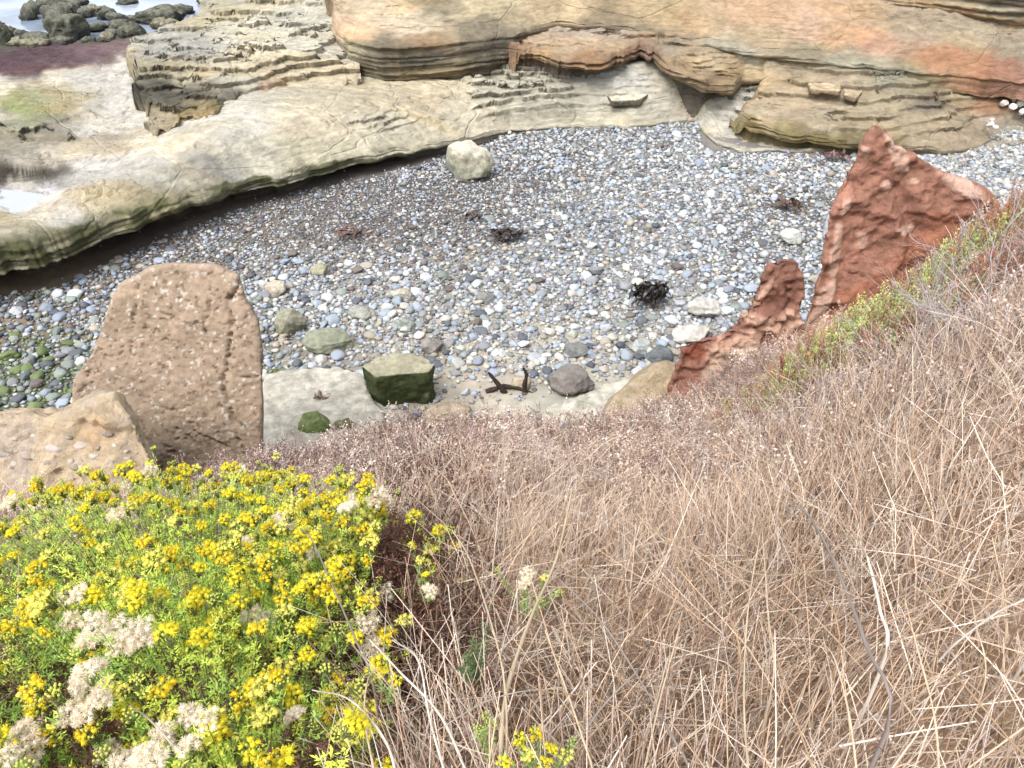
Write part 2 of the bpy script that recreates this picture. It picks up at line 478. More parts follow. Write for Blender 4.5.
layer('sandstone_shelf', edgeB, topB, 136, 362, 14, lambda a, b: 0.9 + 0 * a, colB, far=[(136, 60, 1.7), (146, 44, 1.7), (158, 36, 1.8), (200, 24, 1.9), (222, 10, 2.1), (228, -8, 2.2), (240, -40, 2.2), (400, -40, 2.2)],
      base_drop=.7, seed=4.7, amp=0.20, step=0.20, rag=0.35, blocky=0.40, pfloor=.7, sides=(True, False))

# --- thick upper beds: laminated grey face, then the long tan slope
edgeF = [(320, -8, 2.2, .2, .1), (325, 10, 1.9, .5, .1), (330, 38, 1.5, .9, .1), (340, 62, 1.2, 1.15, .1), (352, 76, 1.1, 1.25, .12), (380, 81, 1.08, 1.3, .15), (430, 80, 1.08, 1.3, .15),
         (480, 77, 1.08, 1.32, .15), (506, 70, 1.1, 1.3, .15), (520, 40, 2.05, .4, .3), (560, 27, 2.15, .35, .35), (620, 34, 2.1, .32, .3), (660, 39, 2.0, .3, .25),
         (700, 47, 1.9, .22, .2), (760, 57, 1.8, .14, .1), (850, 66, 1.7, .1, .06), (1024, 84, 1.4, .1, .05), (1200, 100, 1.2, .1, .05)]
topF = rbf([(350, 40, 2.35), (420, 40, 2.38), (500, 32, 2.4), (350, 0, 2.9), (420, 15, 2.7), (500, 0, 3.1), (560, 20, 2.5), (620, 26, 2.45), (700, 40, 2.15), (600, 0, 3.1),
            (700, 5, 3.1), (760, 52, 1.95), (850, 60, 1.85), (850, 15, 2.8), (1024, 80, 1.55), (1024, 45, 2.35), (940, 70, 1.85), (950, 35, 2.5), (780, 25, 2.6),
            (500, -30, 3.6), (800, -30, 3.6), (1100, 30, 2.7), (340, -30, 3.2)])
def terrF(px, py):
    s = 0.8 * blob(px, py, 470, 18, 50, 10) + 0.7 * blob(px, py, 640, 30, 80, 10) + 0.5 * blob(px, py, 860, 75, 120, 12) + 0.5 * blob(px, py, 330, 10, 25, 40)
    return np.maximum(s, 0.25)
colF = [(360, 15, (212, 187, 143)), (390, 10, (208, 185, 144)), (350, 28, (222, 181, 131)), (420, 28, (202, 181, 143)), (440, 8, (150, 137, 106)), (480, 25, (140, 127, 100)),
        (430, 42, (160, 129, 85)), (380, 50, (132, 119, 93)), (480, 50, (120, 109, 86)), (420, 60, (112, 107, 91)), (360, 68, (130, 119, 91)), (430, 72, (158, 137, 93)),
        (345, 50, (150, 145, 119)), (340, 70, (110, 105, 83)), (480, 10, (206, 185, 134)), (560, 8, (202, 175, 124)), (600, 20, (150, 131, 98)), (650, 10, (196, 169, 117)),
        (700, 25, (200, 167, 119)), (760, 15, (202, 159, 112)), (760, 40, (186, 159, 115)), (820, 30, (204, 165, 125)), (880, 40, (200, 151, 112)), (950, 55, (186, 133, 98)),
        (1000, 65, (178, 123, 89)), (1010, 85, (174, 123, 91)), (960, 40, (178, 161, 127)), (1020, 52, (166, 151, 121)), (900, 25, (180, 159, 124)), (860, 68, (170, 165, 134)),
        (900, 78, (158, 153, 119)), (800, 55, (164, 149, 112)), (690, 38, (150, 139, 108)), (730, 50, (172, 165, 136)), (640, 38, (134, 123, 95))]
layer('sandstone_shelf', edgeF, topF, 320, 1190, 16, terrF, colF, far=None, base_drop=.5, seed=8.1, amp=0.11, sides=(True, False), rowk=1.1, nface=34, rag=0.12)

# --- rusty blocky ledge in the middle
edgeD = [(503, 55, 1.65, .42, .3), (515, 56, 1.65, .42, .4), (530, 60, 1.62, .4, .5), (560, 67, 1.6, .38, .6), (600, 69, 1.6, .36, .8), (618, 64, 1.6, .36, 1.0), (640, 58, 1.62, .36, 1.2),
         (652, 60, 1.6, .36, 1.2), (662, 72, 1.5, .4, .9), (685, 84, 1.3, .42, .9), (700, 91, 1.18, .42, .9), (722, 95, 1.1, .42, .9), (733, 94, 1.1, .42, .7),
         (742, 84, 1.15, .3, .3), (772, 82, 1.15, .15, .1)]
topD = rbf([(505, 38, 2.0), (560, 52, 1.95), (600, 50, 1.95), (650, 45, 1.95), (700, 66, 1.62), (735, 76, 1.4), (560, 28, 2.2), (640, 38, 2.08), (760, 62, 1.6), (520, 30, 2.15), (700, 50, 1.85)])
colD = [(510, 48, (160, 124, 94)), (530, 40, (186, 164, 136)), (580, 40, (188, 166, 138)), (620, 42, (182, 160, 132)), (540, 58, (180, 144, 96)), (590, 62, (160, 124, 86)),
        (640, 52, (152, 116, 86)), (670, 70, (160, 132, 96)), (700, 60, (184, 164, 126)), (690, 75, (172, 144, 100)), (710, 84, (140, 112, 74)), (735, 80, (156, 130, 84)),
        (760, 70, (188, 166, 122)), (680, 50, (164, 146, 114))]
layer('sandstone_shelf', edgeD, topD, 501, 775, 8, lambda a, b: 0.85 + 0 * a, colD, base_drop=1.5, seed=12.9, amp=0.15, rag=0.14, blocky=0.30, blk_lim=652, nface=20, step=0.15, sides=(True, True))

# --- lower right ledge with the olive rim
edgeE = [(731, 112, .6, .45, .3), (737, 122, .45, .5, .3), (750, 132, .35, .5, .35), (780, 139, .3, .42, .35), (820, 146, .25, .36, .3), (860, 150, .18, .34, .25),
         (900, 152, .06, .26, .1), (950, 153, -.02, .12, .02), (985, 146, -.03, .1, .02), (1012, 126, -.03, .1, .02), (1200, 118, -.03, .1, .02)]
topE = rbf([(740, 85, 1.15), (745, 118, .8), (800, 132, .68), (860, 142, .52), (800, 105, .9), (800, 82, 1.3), (800, 66, 1.62), (770, 62, 1.7), (940, 145, .15), (1024, 112, .2), (900, 105, .85), (900, 125, .6), (1024, 95, .7),
            (860, 68, 1.65), (1024, 80, 1.2), (960, 100, .8), (960, 130, .3)])
def terrE(px, py):
    return np.clip(0.6 * (1 - 0.6 * sstep(940, 990, px)), 0, 1)
colE = [(745, 95, (190, 164, 118)), (760, 115, (186, 166, 128)), (800, 100, (190, 166, 124)), (840, 85, (176, 156, 120)), (745, 125, (146, 128, 74)), (780, 133, (140, 128, 78)),
        (820, 140, (138, 126, 76)), (860, 143, (140, 126, 80)), (820, 122, (184, 166, 132)), (870, 125, (184, 164, 122)), (880, 98, (176, 158, 118)), (900, 85, (164, 156, 128)),
        (940, 120, (182, 160, 118)), (960, 138, (180, 158, 122)), (1000, 105, (172, 128, 92)), (1015, 95, (166, 110, 82)), (1020, 120, (196, 184, 164)), (960, 90, (172, 160, 130)),
        (930, 100, (128, 116, 98))]
layer('sandstone_shelf', edgeE, topE, 730, 1190, 12, terrE, colE, base_drop=.7, seed=17.2, amp=0.09, rag=0.14, nface=18, step=0.24, sides=(True, False), crackd=.16)

# --- banded cliff foot at the top right
edgeG = [(775, -14, 2.9, 1.2, .3), (820, 3, 2.75, 2.2, .35), (860, 11, 2.7, 2.5, .35), (900, 18, 2.62, 2.6, .35), (960, 28, 2.5, 2.7, .35), (1024, 40, 2.4, 2.8, .35), (1200, 80, 2.1, 3.0, .35)]
topG = rbf([(820, -60, 5.0), (900, -60, 5.2), (1024, -40, 5.4), (1100, -30, 5.5), (900, -100, 6)])
colG = [(840, 2, (196, 150, 90)), (880, 8, (190, 160, 116)), (920, 8, (186, 150, 96)), (960, 18, (190, 140, 80)), (1000, 25, (178, 148, 100)), (1000, 8, (160, 148, 118)),
        (1020, 15, (150, 138, 110)), (960, 3, (170, 152, 112)), (1024, 32, (190, 150, 96)), (900, -20, (170, 150, 118))]
layer('sandstone_shelf', edgeG, topG, 772, 1190, 10, lambda a, b: 0.6 + 0 * a, colG, base_drop=.5, seed=23.2, amp=0.16, rag=0.12, nface=70, sides=(True, False), rowk=.4)

# ------------------------------------------------------------------ sea
def plain_mat(name, c, rough=0.8, spec=0.3):
    m, nt, b = new_mat(name)
    b.inputs['Base Color'].default_value = (*c, 1)
    b.inputs['Roughness'].default_value = rough
    b.inputs['Specular IOR Level'].default_value = spec
    return m

def sea_mat():
    m, nt, b = new_mat('sea_water')
    N, L = nt.nodes, nt.links
    tc = N.new('ShaderNodeTexCoord')
    n1 = N.new('ShaderNodeTexNoise'); n1.inputs['Scale'].default_value = 0.35; n1.inputs['Detail'].default_value = 6
    L.new(tc.outputs['Object'], n1.inputs['Vector'])
    r = N.new('ShaderNodeValToRGB')
    r.color_ramp.elements[0].position = 0.35; r.color_ramp.elements[0].color = (0.10, 0.14, 0.20, 1)
    r.color_ramp.elements[1].position = 0.6; r.color_ramp.elements[1].color = (0.26, 0.30, 0.36, 1)
    L.new(n1.outputs['Fac'], r.inputs['Fac']); L.new(r.outputs[0], b.inputs['Base Color'])
    b.inputs['Roughness'].default_value = 0.12
    b.inputs['IOR'].default_value = 1.33
    n2 = N.new('ShaderNodeTexNoise'); n2.inputs['Scale'].default_value = 2.5; n2.inputs['Detail'].default_value = 4
    L.new(tc.outputs['Object'], n2.inputs['Vector'])
    bp = N.new('ShaderNodeBump'); bp.inputs['Strength'].default_value = 0.3; bp.inputs['Distance'].default_value = 0.05
    L.new(n2.outputs['Fac'], bp.inputs['Height']); L.new(bp.outputs[0], b.inputs['Normal'])
    return m
M_sea = sea_mat()
gx = np.concatenate([np.linspace(-900, -60, 12), np.linspace(-50, 60, 60), np.linspace(70, 900, 12)])
gy = np.concatenate([np.linspace(-40, 25, 14), np.linspace(27, 120, 60), np.linspace(140, 1400, 20)])
GX, GY = np.meshgrid(gx, gy, indexing='ij')
tag(mesh_np('sea', np.stack([GX, GY, 0.30 - 1.5 * (1 - sstep(27, 31, GY) * (1 - sstep(-9.5, -6.5, GX)) - sstep(44, 60, GY)).clip(0, 1)], -1).reshape(-1, 3), grid_faces(len(gx), len(gy)), M_sea), kind='structure')

# ------------------------------------------------------------------ beach ground
M_sand = vc_mat('beach_sand', rough=0.8, spec=0.3, var=0.22, vscale=3.0, bump=0.5, bscale=25, bdist=0.03)
def beach_z(x, y):
    return 0.10 * fbm(np.asarray(x) * 0.25, np.asarray(y) * 0.25, oct=3) + 0.02 * fbm(np.asarray(x) * 2.2, np.asarray(y) * 2.2, oct=3)
bx = np.arange(-26, 26, 0.09); by = np.arange(6, 34, 0.09)
BX, BY = np.meshgrid(bx, by, indexing='ij')
BZ = beach_z(BX, BY)
BZ = BZ - 1.0 * sstep(27, 32, BY)
bpx, bpy_, _ = proj(np.stack([BX, BY, BZ], -1))
beach_cols = [(300, 300, (150, 144, 134)), (600, 250, (150, 146, 140)), (250, 200, (122, 110, 98)), (150, 240, (122, 110, 98)), (380, 180, (116, 104, 96)), (60, 285, (150, 128, 98)),
              (0, 295, (150, 128, 98)), (160, 262, (140, 120, 92)), (320, 395, (208, 200, 182)), (350, 410, (206, 198, 180)), (290, 420, (200, 198, 184)), (300, 380, (200, 188, 168)), (480, 385, (200, 186, 160)),
              (590, 400, (190, 184, 160)), (560, 410, (188, 182, 160)), (640, 380, (180, 168, 140)), (440, 400, (176, 164, 138)), (340, 360, (170, 158, 134)), (300, 345, (150, 142, 122)), (50, 380, (100, 106, 70)),
              (272, 378, (130, 136, 96)), (980, 160, (186, 174, 150)), (800, 250, (130, 122, 112)), (500, 150, (110, 100, 92))]
BC = colmap(bpx, bpy_, beach_cols, sc=(1, 1.3))
BC = BC * (1 + 0.14 * fbm(BX * 1.2, BY * 1.2, oct=4))[..., None]
tag(mesh_np('beach', np.stack([BX, BY, BZ], -1).reshape(-1, 3), grid_faces(len(bx), len(by)), M_sand, col=BC.reshape(-1, 3)), kind='structure')

# ------------------------------------------------------------------ stones
def ico(sub):
    bm = bmesh.new()
    bmesh.ops.create_icosphere(bm, subdivisions=sub, radius=1.0)
    v = np.array([p.co[:] for p in bm.verts]); f = np.array([[q.index for q in t.verts] for t in bm.faces])
    bm.free()
    return v, f
ICO1, ICO2, ICO3, ICO4, ICO5 = ico(1), ico(2), ico(3), ico(4), ico(5)

def stone_shape(base, seed, facets=5, rough=0.08, cut=0.75, freq=1.3, fine=0.02):
    v, f = base
    r = np.random.default_rng(seed)
    p = v.copy()
    for _ in range(facets):
        n = r.normal(size=3); n /= np.linalg.norm(n)
        d = p @ n; c = r.uniform(cut, cut + 0.2)
        p = p - np.clip(d - c, 0, None)[:, None] * n * 0.85
    o = r.uniform(0, 50, 3)
    q = p * freq + o
    p = p * (1 + rough * fbm(q[:, 0], q[:, 1], q[:, 2], oct=3))[:, None]
    if fine > 0:
        q = p * 6 + o
        p = p * (1 + fine * fbm(q[:, 0], q[:, 1], q[:, 2], oct=4))[:, None]
    return p, f

def quat_rots(n, rng, tilt=0.35):
    """rotation matrices: any turn about z, small tilt"""
    a = rng.uniform(0, 2 * math.pi, n); t = rng.normal(0, tilt, n); u = rng.normal(0, tilt, n)
    def M(ax, th):
        c, s = np.cos(th), np.sin(th); o = np.zeros_like(c); l = np.ones_like(c)
        if ax == 'z': return np.stack([c, -s, o, s, c, o, o, o, l], -1).reshape(-1, 3, 3)
        if ax == 'x': return np.stack([l, o, o, o, c, -s, o, s, c], -1).reshape(-1, 3, 3)
        return np.stack([c, o, s, o, l, o, -s, o, c], -1).reshape(-1, 3, 3)
    return M('x', t) @ M('y', u) @ M('z', a)

def scatter_np(protos, pos, scale, rot, cols, pid):
    Vs, Fs, Cs, off = [], [], [], 0
    for k, (pv, pf) in enumerate(protos):
        m = np.where(pid == k)[0]
        if len(m) == 0: continue
        v = pv[None] * scale[m][:, None, :]
        v = np.einsum('nij,nvj->nvi', rot[m], v) + pos[m][:, None, :]
        f = pf[None] + (off + np.arange(len(m)) * len(pv))[:, None, None]
        Vs.append(v.reshape(-1, 3)); Fs.append(f.reshape(-1, 3)); Cs.append(np.repeat(cols[m], len(pv), 0))
        off += len(m) * len(pv)
    return np.concatenate(Vs), np.concatenate(Fs), np.concatenate(Cs)

SC = [('pale grey', (186, 186, 186)), ('blue-grey', (150, 164, 182)), ('cream', (206, 194, 168)), ('dark slate', (92, 98, 108)), ('tan', (186, 160, 124)),
      ('mid grey', (144, 144, 142)), ('greenish grey', (140, 148, 130)), ('off-white', (214, 212, 206)), ('brown', (120, 98, 82)), ('mossy green', (112, 128, 66))]
SCA = np.array([alb(*c) for _, c in SC])
SCA[:9] = SCA[:9] * 0.62 + SCA[:9].mean(1, keepdims=True) * 0.38
SCA = SCA * 1.08 * np.array([0.96, 1.0, 1.05])
def pebble_probs(px, py):
    n = len(px)
    w = np.tile(np.array([.22, .26, .13, .11, .07, .14, .07, .04, .03, .0]), (n, 1))
    right = sstep(520, 800, px) * (1 - sstep(300, 380, py))
    w[:, 7] += .08 * right; w[:, 0] += .16 * right; w[:, 3] *= 1 - .5 * right
    left = (1 - sstep(120, 330, px)) * sstep(250, 320, py)
    w[:, 3] += .14 * left; w[:, 6] += .12 * left; w[:, 5] += .1 * left; w[:, 7] *= 1 - .6 * left; w[:, 0] *= 1 - .4 * left
    band = np.maximum(blob(px, py, 330, 215, 190, 40), 0.8 * blob(px, py, 450, 190, 90, 20))
    band = np.maximum(band, .8 * blob(px, py, 150, 260, 120, 18))
    w[:, 8] += .45 * band; w[:, 3] += .25 * band; w[:, 4] += .08 * band; w[:, 7] *= 1 - .3 * band
    for cx, cy, rx, ry, k in ((790, 200, 30, 16, .8), (840, 150, 30, 12, .6), (600, 180, 60, 12, .15), (350, 235, 50, 12, .3)):
        w[:, 8] += k * blob(px, py, cx, cy, rx, ry); w[:, 3] += k * .3 * blob(px, py, cx, cy, rx, ry)
    g = np.maximum(blob(px, py, 40, 392, 90, 34), 1.2 * blob(px, py, 290, 385, 26, 14))
    g = np.maximum(g, 0.5 * blob(px, py, 30, 350, 40, 25))
    w[:, 9] += 1.1 * g; w[:, 6] += .4 * g
    w[:, 2] += .2 * blob(px, py, 480, 360, 120, 40) + .2 * blob(px, py, 300, 300, 80, 30)
    w[:, 4] += .15 * blob(px, py, 480, 360, 120, 40)
    return w / w.sum(1, keepdims=True)

edgeA_px = np.array([e[0] for e in edgeA]); edgeA_py = np.array([e[1] for e in edgeA])
# where the pebbles meet the rock (pixel line on the beach plane)
PB = [(-260, 350), (0, 296), (60, 286), (120, 256), (180, 230), (240, 208), (300, 190), (370, 176), (440, 158), (490, 140), (510, 129), (640, 126), (697, 120), (702, 150), (760, 152), (800, 152), (860, 151), (900, 153),
      (950, 150), (985, 142), (1012, 122), (1200, 112)]
def pebble_density(px, py):
    lim = np.interp(px, [p[0] for p in PB], [p[1] for p in PB])
    d = sstep(-1, 5, py - lim)
    for cx, cy, rx, ry, k in ((335, 398, 72, 30, 1.3), (300, 425, 80, 26, 1.3), (590, 402, 70, 20, 1.2), (480, 384, 60, 15, 1.0), (640, 385, 50, 18, 1.0), (330, 355, 50, 10, .6), (500, 408, 110, 18, 1.1),
                              (940, 148, 30, 9, .85), (985, 150, 30, 8, .5), (730, 138, 20, 14, .9)):
        d = d * (1 - np.clip(k * blob(px, py, cx, cy, rx, ry), 0, 1) * 0.97)
    return d
def make_pebbles(n, rmin, rmean, rng, spacing_fac):
    x = rng.uniform(-17, 17, n); y = rng.uniform(8.5, 29, n)
    z = beach_z(x, y)
    px, py, f = proj(np.stack([x, y, z], -1))
    keep = (px > -150) & (px < 1170) & (py < 500) & (rng.uniform(0, 1, n) < pebble_density(px, py))
    x, y, z, px, py, f = [a[keep] for a in (x, y, z, px, py, f)]
    r = rmin + rng.gamma(2.2, (rmean - rmin) / 2.2, len(x))
    r = r * (0.88 + 0.12 * sstep(200, 380, py))
    band = np.maximum(blob(px, py, 330, 215, 190, 40), 0.8 * blob(px, py, 450, 190, 90, 20))
    r = r * (1 - 0.35 * np.clip(band, 0, 1))
    r = np.minimum(r, 0.20)
    # reject overlaps on a hash grid, largest first
    o = np.argsort(-r)
    cell = 0.12
    gridd = {}
    kept = []
    for i in o:
        ci, cj = int(x[i] / cell + 500), int(y[i] / cell)
        R = r[i]; ok = True; k = int((R + 0.2) * spacing_fac / cell) + 1
        k = min(k, 3)
        for a in range(ci - k, ci + k + 1):
            for b in range(cj - k, cj + k + 1):
                for j in gridd.get((a, b), ()):
                    lim = (R + r[j]) * spacing_fac
                    if (x[i] - x[j]) ** 2 + (y[i] - y[j]) ** 2 < lim * lim:
                        ok = False; break
                if not ok: break
            if not ok: break
        if ok:
            gridd.setdefault((ci, cj), []).append(i); kept.append(i)
    kept = np.array(kept)
    return x[kept], y[kept], z[kept], r[kept], px[kept], py[kept], f[kept]
prng = np.random.default_rng(21)
px_, py_, pz_, pr_, ppx, ppy, pf_ = make_pebbles(120000, 0.026, 0.058, prng, 0.64)
n = len(px_)
W = pebble_probs(ppx, ppy)
cid = (prng.uniform(0, 1, n)[:, None] > np.cumsum(W, 1)).sum(1).clip(0, 9)
pc = SCA[cid] * prng.uniform(0.82, 1.2, n)[:, None] * (1 + prng.normal(0, 0.018, (n, 3)))
flat = prng.uniform(0.45, 0.75, n); elong = prng.uniform(0.7, 1.0, n)
pscale = np.stack([pr_ * 1.1, pr_ * 1.1 * elong, pr_ * flat], -1)
prot = quat_rots(n, prng, 0.22)
ppos = np.stack([px_, py_, pz_ + pr_ * flat * prng.uniform(0.25, 0.75, n)], -1)
M_peb = vc_mat('pebble_stone', rough=0.7, spec=0.35, var=0.12, vscale=9, bump=0.15, bscale=30, bdist=0.01)
M_pebo = vc_mat('cobble_stone', rough=0.7, spec=0.35, var=0.22, vscale=9, bump=0.2, bscale=30, bdist=0.01, source='obj')
PRO = [stone_shape(ICO1, 100 + k, facets=4, rough=0.22, cut=0.66, fine=0) for k in range(10)]
PRO2 = [stone_shape(ICO3, 300 + k, facets=6, rough=0.16, cut=0.64, fine=0.012) for k in range(10)]
pid = prng.integers(0, 10, n)

# ------------------------------------------------------------------ tide pools on the left platform
M_pool, _nt, _b = new_mat('pool_water')
_b.inputs['Base Color'].default_value = (0.30, 0.32, 0.34, 1); _b.inputs['Roughness'].default_value = 0.2
def pool(pts, z):
    r = spline_closed([P(a, b, z)[:2] for a, b in pts], 48)
    c = r.mean(0)
    v = np.concatenate([[[*c, z]], np.c_[r, np.full(len(r), z)]])
    k = np.arange(len(r)); f = np.stack([np.zeros(len(r), int), 1 + k, 1 + (k + 1) % len(r)], -1)
    tag(mesh_np('tide_pool', v, f, M_pool), kind='structure')
def spline_closed(p, k):
    p = np.asarray(p); n = len(p); out = []
    for s_ in np.linspace(0, n, k, endpoint=False):
        i = int(s_); t = s_ - i
        a, b, c, d = p[i - 1], p[i % n], p[(i + 1) % n], p[(i + 2) % n]
        out.append(.5 * ((2 * b) + (-a + c) * t + (2 * a - 5 * b + 4 * c - d) * t * t + (-a + 3 * b - 3 * c + d) * t ** 3))
    return np.array(out)
POOLS = [([(-30, 190), (10, 190), (50, 196), (62, 203), (40, 210), (0, 214), (-30, 212)], (18, 202)), ([(62, 88), (80, 84), (106, 86), (108, 90), (85, 93), (68, 92)], (85, 88)),
         ([(104, 54), (120, 51), (138, 52), (136, 56), (115, 58)], (120, 54))]
_lift = [.03, .04, .04]

# ------------------------------------------------------------------ the bluff we stand on
# soil edge: (px, py, distance)
BE = [(-900, 640, 4.6), (-300, 560, 4.9), (0, 505, 5.0), (165, 492, 5.2), (230, 482, 5.4), (300, 462, 5.5), (400, 436, 5.6), (500, 428, 5.9), (600, 424, 6.2), (680, 398, 6.5), (760, 370, 6.8),
      (830, 328, 7.0), (900, 288, 7.3), (960, 244, 7.6), (1024, 204, 7.9), (1200, 110, 8.4), (1700, 60, 9.0)]
_bp = np.array([Q(a, b, c) for a, b, c in BE])
_baz = _bp[:, 0] / _bp[:, 1]
def bluff_edge(x, y):
    az = np.asarray(x) / np.maximum(y, 0.6)
    az = np.clip(az, -1.6, 1.6)
    return np.interp(az, _baz, _bp[:, 1]), np.interp(az, _baz, _bp[:, 2])
FOOT = CZ - 1.62
def bluff_z(x, y, rough=True):
    x = np.asarray(x, float); y = np.asarray(y, float)
    ye, ze = bluff_edge(x, y)
    ye = ye + 0.18 * fbm(x * 1.1, 3.3, oct=3)
    q = np.clip(y / ye, -2, 1)
    z = FOOT + (ze - FOOT) * np.where(q > 0, q ** 0.97, q * 0.1)
    z = np.minimum(z, FOOT + 0.3) + 0.12 * fbm(x * 0.7, y * 0.7, oct=3) * sstep(0, 1.5, y)
    over = np.clip(y - ye, 0, None)
    z = z - 0.35 * over - 1.35 * np.clip(over - 0.15, 0, None) + (0.25 * fbm(x * 1.3, z * 1.5 + over, oct=4) * sstep(0, 0.6, over))
    return z
M_soil = vc_mat('bluff_soil', rough=0.95, spec=0.1, var=0.25, vscale=4, bump=0.7, bscale=12, bdist=0.05)
sx = np.arange(-16, 18, 0.10); sy = np.arange(-4, 15, 0.08)
SX, SY = np.meshgrid(sx, sy, indexing='ij')
SZ = bluff_z(SX, SY)
SZ = np.maximum(SZ, beach_z(SX, SY) - 0.35)
soil = np.ones(SX.shape + (3,)) * alb(200, 164, 126)
n1 = fbm(SX * 0.8, SY * 0.8, oct=4)
soil = soil * (1 + 0.2 * n1)[..., None]
lowk = sstep(4.3, 3.0, SZ)[..., None] if False else (1 - sstep(3.0, 4.3, SZ))[..., None]
soil = soil * (1 - lowk) + lowk * alb(176, 146, 112)
tag(mesh_np('bluff_slope', np.stack([SX, SY, SZ], -1).reshape(-1, 3), grid_faces(len(sx), len(sy)), M_soil, col=soil.reshape(-1, 3)), kind='structure')

# ------------------------------------------------------------------ standing rocks of the bluff edge
def remeshed(verts, faces, voxel):
    me = bpy.data.meshes.new('tmp')
    me.from_pydata([tuple(p) for p in verts], [], faces)
    bm = bmesh.new(); bm.from_mesh(me); bmesh.ops.recalc_face_normals(bm, faces=bm.faces); bm.to_mesh(me); bm.free()
    ob = bpy.data.objects.new('tmp', me); COL.objects.link(ob)
    md = ob.modifiers.new('r', 'REMESH'); md.mode = 'VOXEL'; md.voxel_size = voxel
    dg = bpy.context.evaluated_depsgraph_get()
    ev = ob.evaluated_get(dg)
    m2 = bpy.data.meshes.new_from_object(ev)
    n = len(m2.vertices)
    co = np.zeros(n * 3, dtype=np.float32); m2.vertices.foreach_get('co', co)
    no = np.zeros(n * 3, dtype=np.float32); m2.vertex_normals.foreach_get('vector', no)
    ls = np.zeros(len(m2.loops), dtype=np.int32); m2.loops.foreach_get('vertex_index', ls)
    bpy.data.objects.remove(ob, do_unlink=True); bpy.data.meshes.remove(me)
    f = ls.reshape(-1, 4)
    bpy.data.meshes.remove(m2)
    return co.reshape(-1, 3).astype(float), no.reshape(-1, 3).astype(float), f

def relax(co, f, it):
    """a few rounds of neighbour averaging"""
    e = np.concatenate([f[:, [0, 1]], f[:, [1, 2]], f[:, [2, 3]], f[:, [3, 0]]])
    for _ in range(it):
        acc = np.zeros_like(co); cnt = np.zeros(len(co))
        np.add.at(acc, e[:, 0], co[e[:, 1]]); np.add.at(acc, e[:, 1], co[e[:, 0]])
        np.add.at(cnt, e[:, 0], 1); np.add.at(cnt, e[:, 1], 1)
        co = co * 0.4 + 0.6 * acc / cnt[:, None]
    return co

def normals(co, f):
    fn = np.cross(co[f[:, 2]] - co[f[:, 0]], co[f[:, 3]] - co[f[:, 1]])
    n = np.zeros_like(co)
    for k in range(4):
        np.add.at(n, f[:, k], fn)
    return n / np.maximum(np.linalg.norm(n, axis=1, keepdims=True), 1e-9)

def outline_solid(pts, y0, z0, lean, depth, back=0.0, voxel=0.045, smooth=6, yoff=None, drop=1.0):
    """solid whose front outline is the polygon on the plane y = y0 + lean*(z - z0); depth behind it"""
    F = []
    for i, (a, b) in enumerate(pts):
        u, dy, dz = raydir(a, b)
        yo = yoff[i] if yoff else 0
        t = (y0 + yo + lean * (CZ - z0)) / (dy - lean * dz)
        F.append((u * t, dy * t, CZ + dz * t))
    F = np.array(F)
    zt = F[:, 2].max()
    B = F.copy()
    dep = depth + back * np.minimum(zt - F[:, 2], 3.0)
    B[:, 1] += dep
    c = F.mean(0)
    B[:, 0] = c[0] * B[:, 1].mean() / F[:, 1].mean() + (B[:, 0] * B[:, 1] / F[:, 1] - c[0] * B[:, 1].mean() / F[:, 1].mean()) * 0.9
    B[:, 2] -= dep * drop * (CZ - F[:, 2]) / F[:, 1]
    n = len(F)
    faces = [list(range(n)), list(range(2 * n - 1, n - 1, -1))]
    for i in range(n):
        j = (i + 1) % n
        faces.append([i, i + n, j + n, j])
    co, no, f = remeshed(np.concatenate([F, B]), faces, voxel)
    co = relax(co, f, smooth)
    return co, normals(co, f), f

M_cong = vc_mat('pebbly_mudstone', rough=0.95, spec=0.1, var=0.20, vscale=14, bump=0.6, bscale=34, bdist=0.02, pits=0.4, pscale=34)
M_red = vc_mat('red_clay_rock', rough=0.95, spec=0.08, var=0.30, vscale=7, bump=1.0, bscale=20, bdist=0.05)
M_tan = vc_mat('tan_sandy_rock', rough=0.95, spec=0.1, var=0.28, vscale=14, bump=1.0, bscale=18, bdist=0.05, hue=(.42, .36, .30, .6))

DV = np.array([0.35, 1.0, 0.35])
def bil(co, s, o=0.0, oct=4):
    return 0.5 - np.abs(P3(co, s, o, oct=oct)) * 1.3
def P3(co, s, o=0.0, **k):
    return fbm(co[:, 0] * s + o, co[:, 1] * s + o * 2, co[:, 2] * s - o, **k)

# brown pillar
co, no, f = outline_solid([(148, 268), (170, 264), (215, 266), (238, 276), (246, 300), (259, 320), (262, 350), (263, 400), (262, 440), (258, 560), (80, 560), (84, 470), (80, 425), (72, 408),
                           (72, 380), (90, 355), (100, 330), (112, 296), (122, 282), (138, 276)], 7.9, 4.4, 0.42, 0.9, back=0.25, voxel=0.024, smooth=3)
co = co + no * DV * (0.05 * P3(co, 0.9, 3, oct=3) + 0.016 * P3(co, 5, 1, oct=4) + 0.010 * P3(co, 20, 2, oct=3))[:, None]
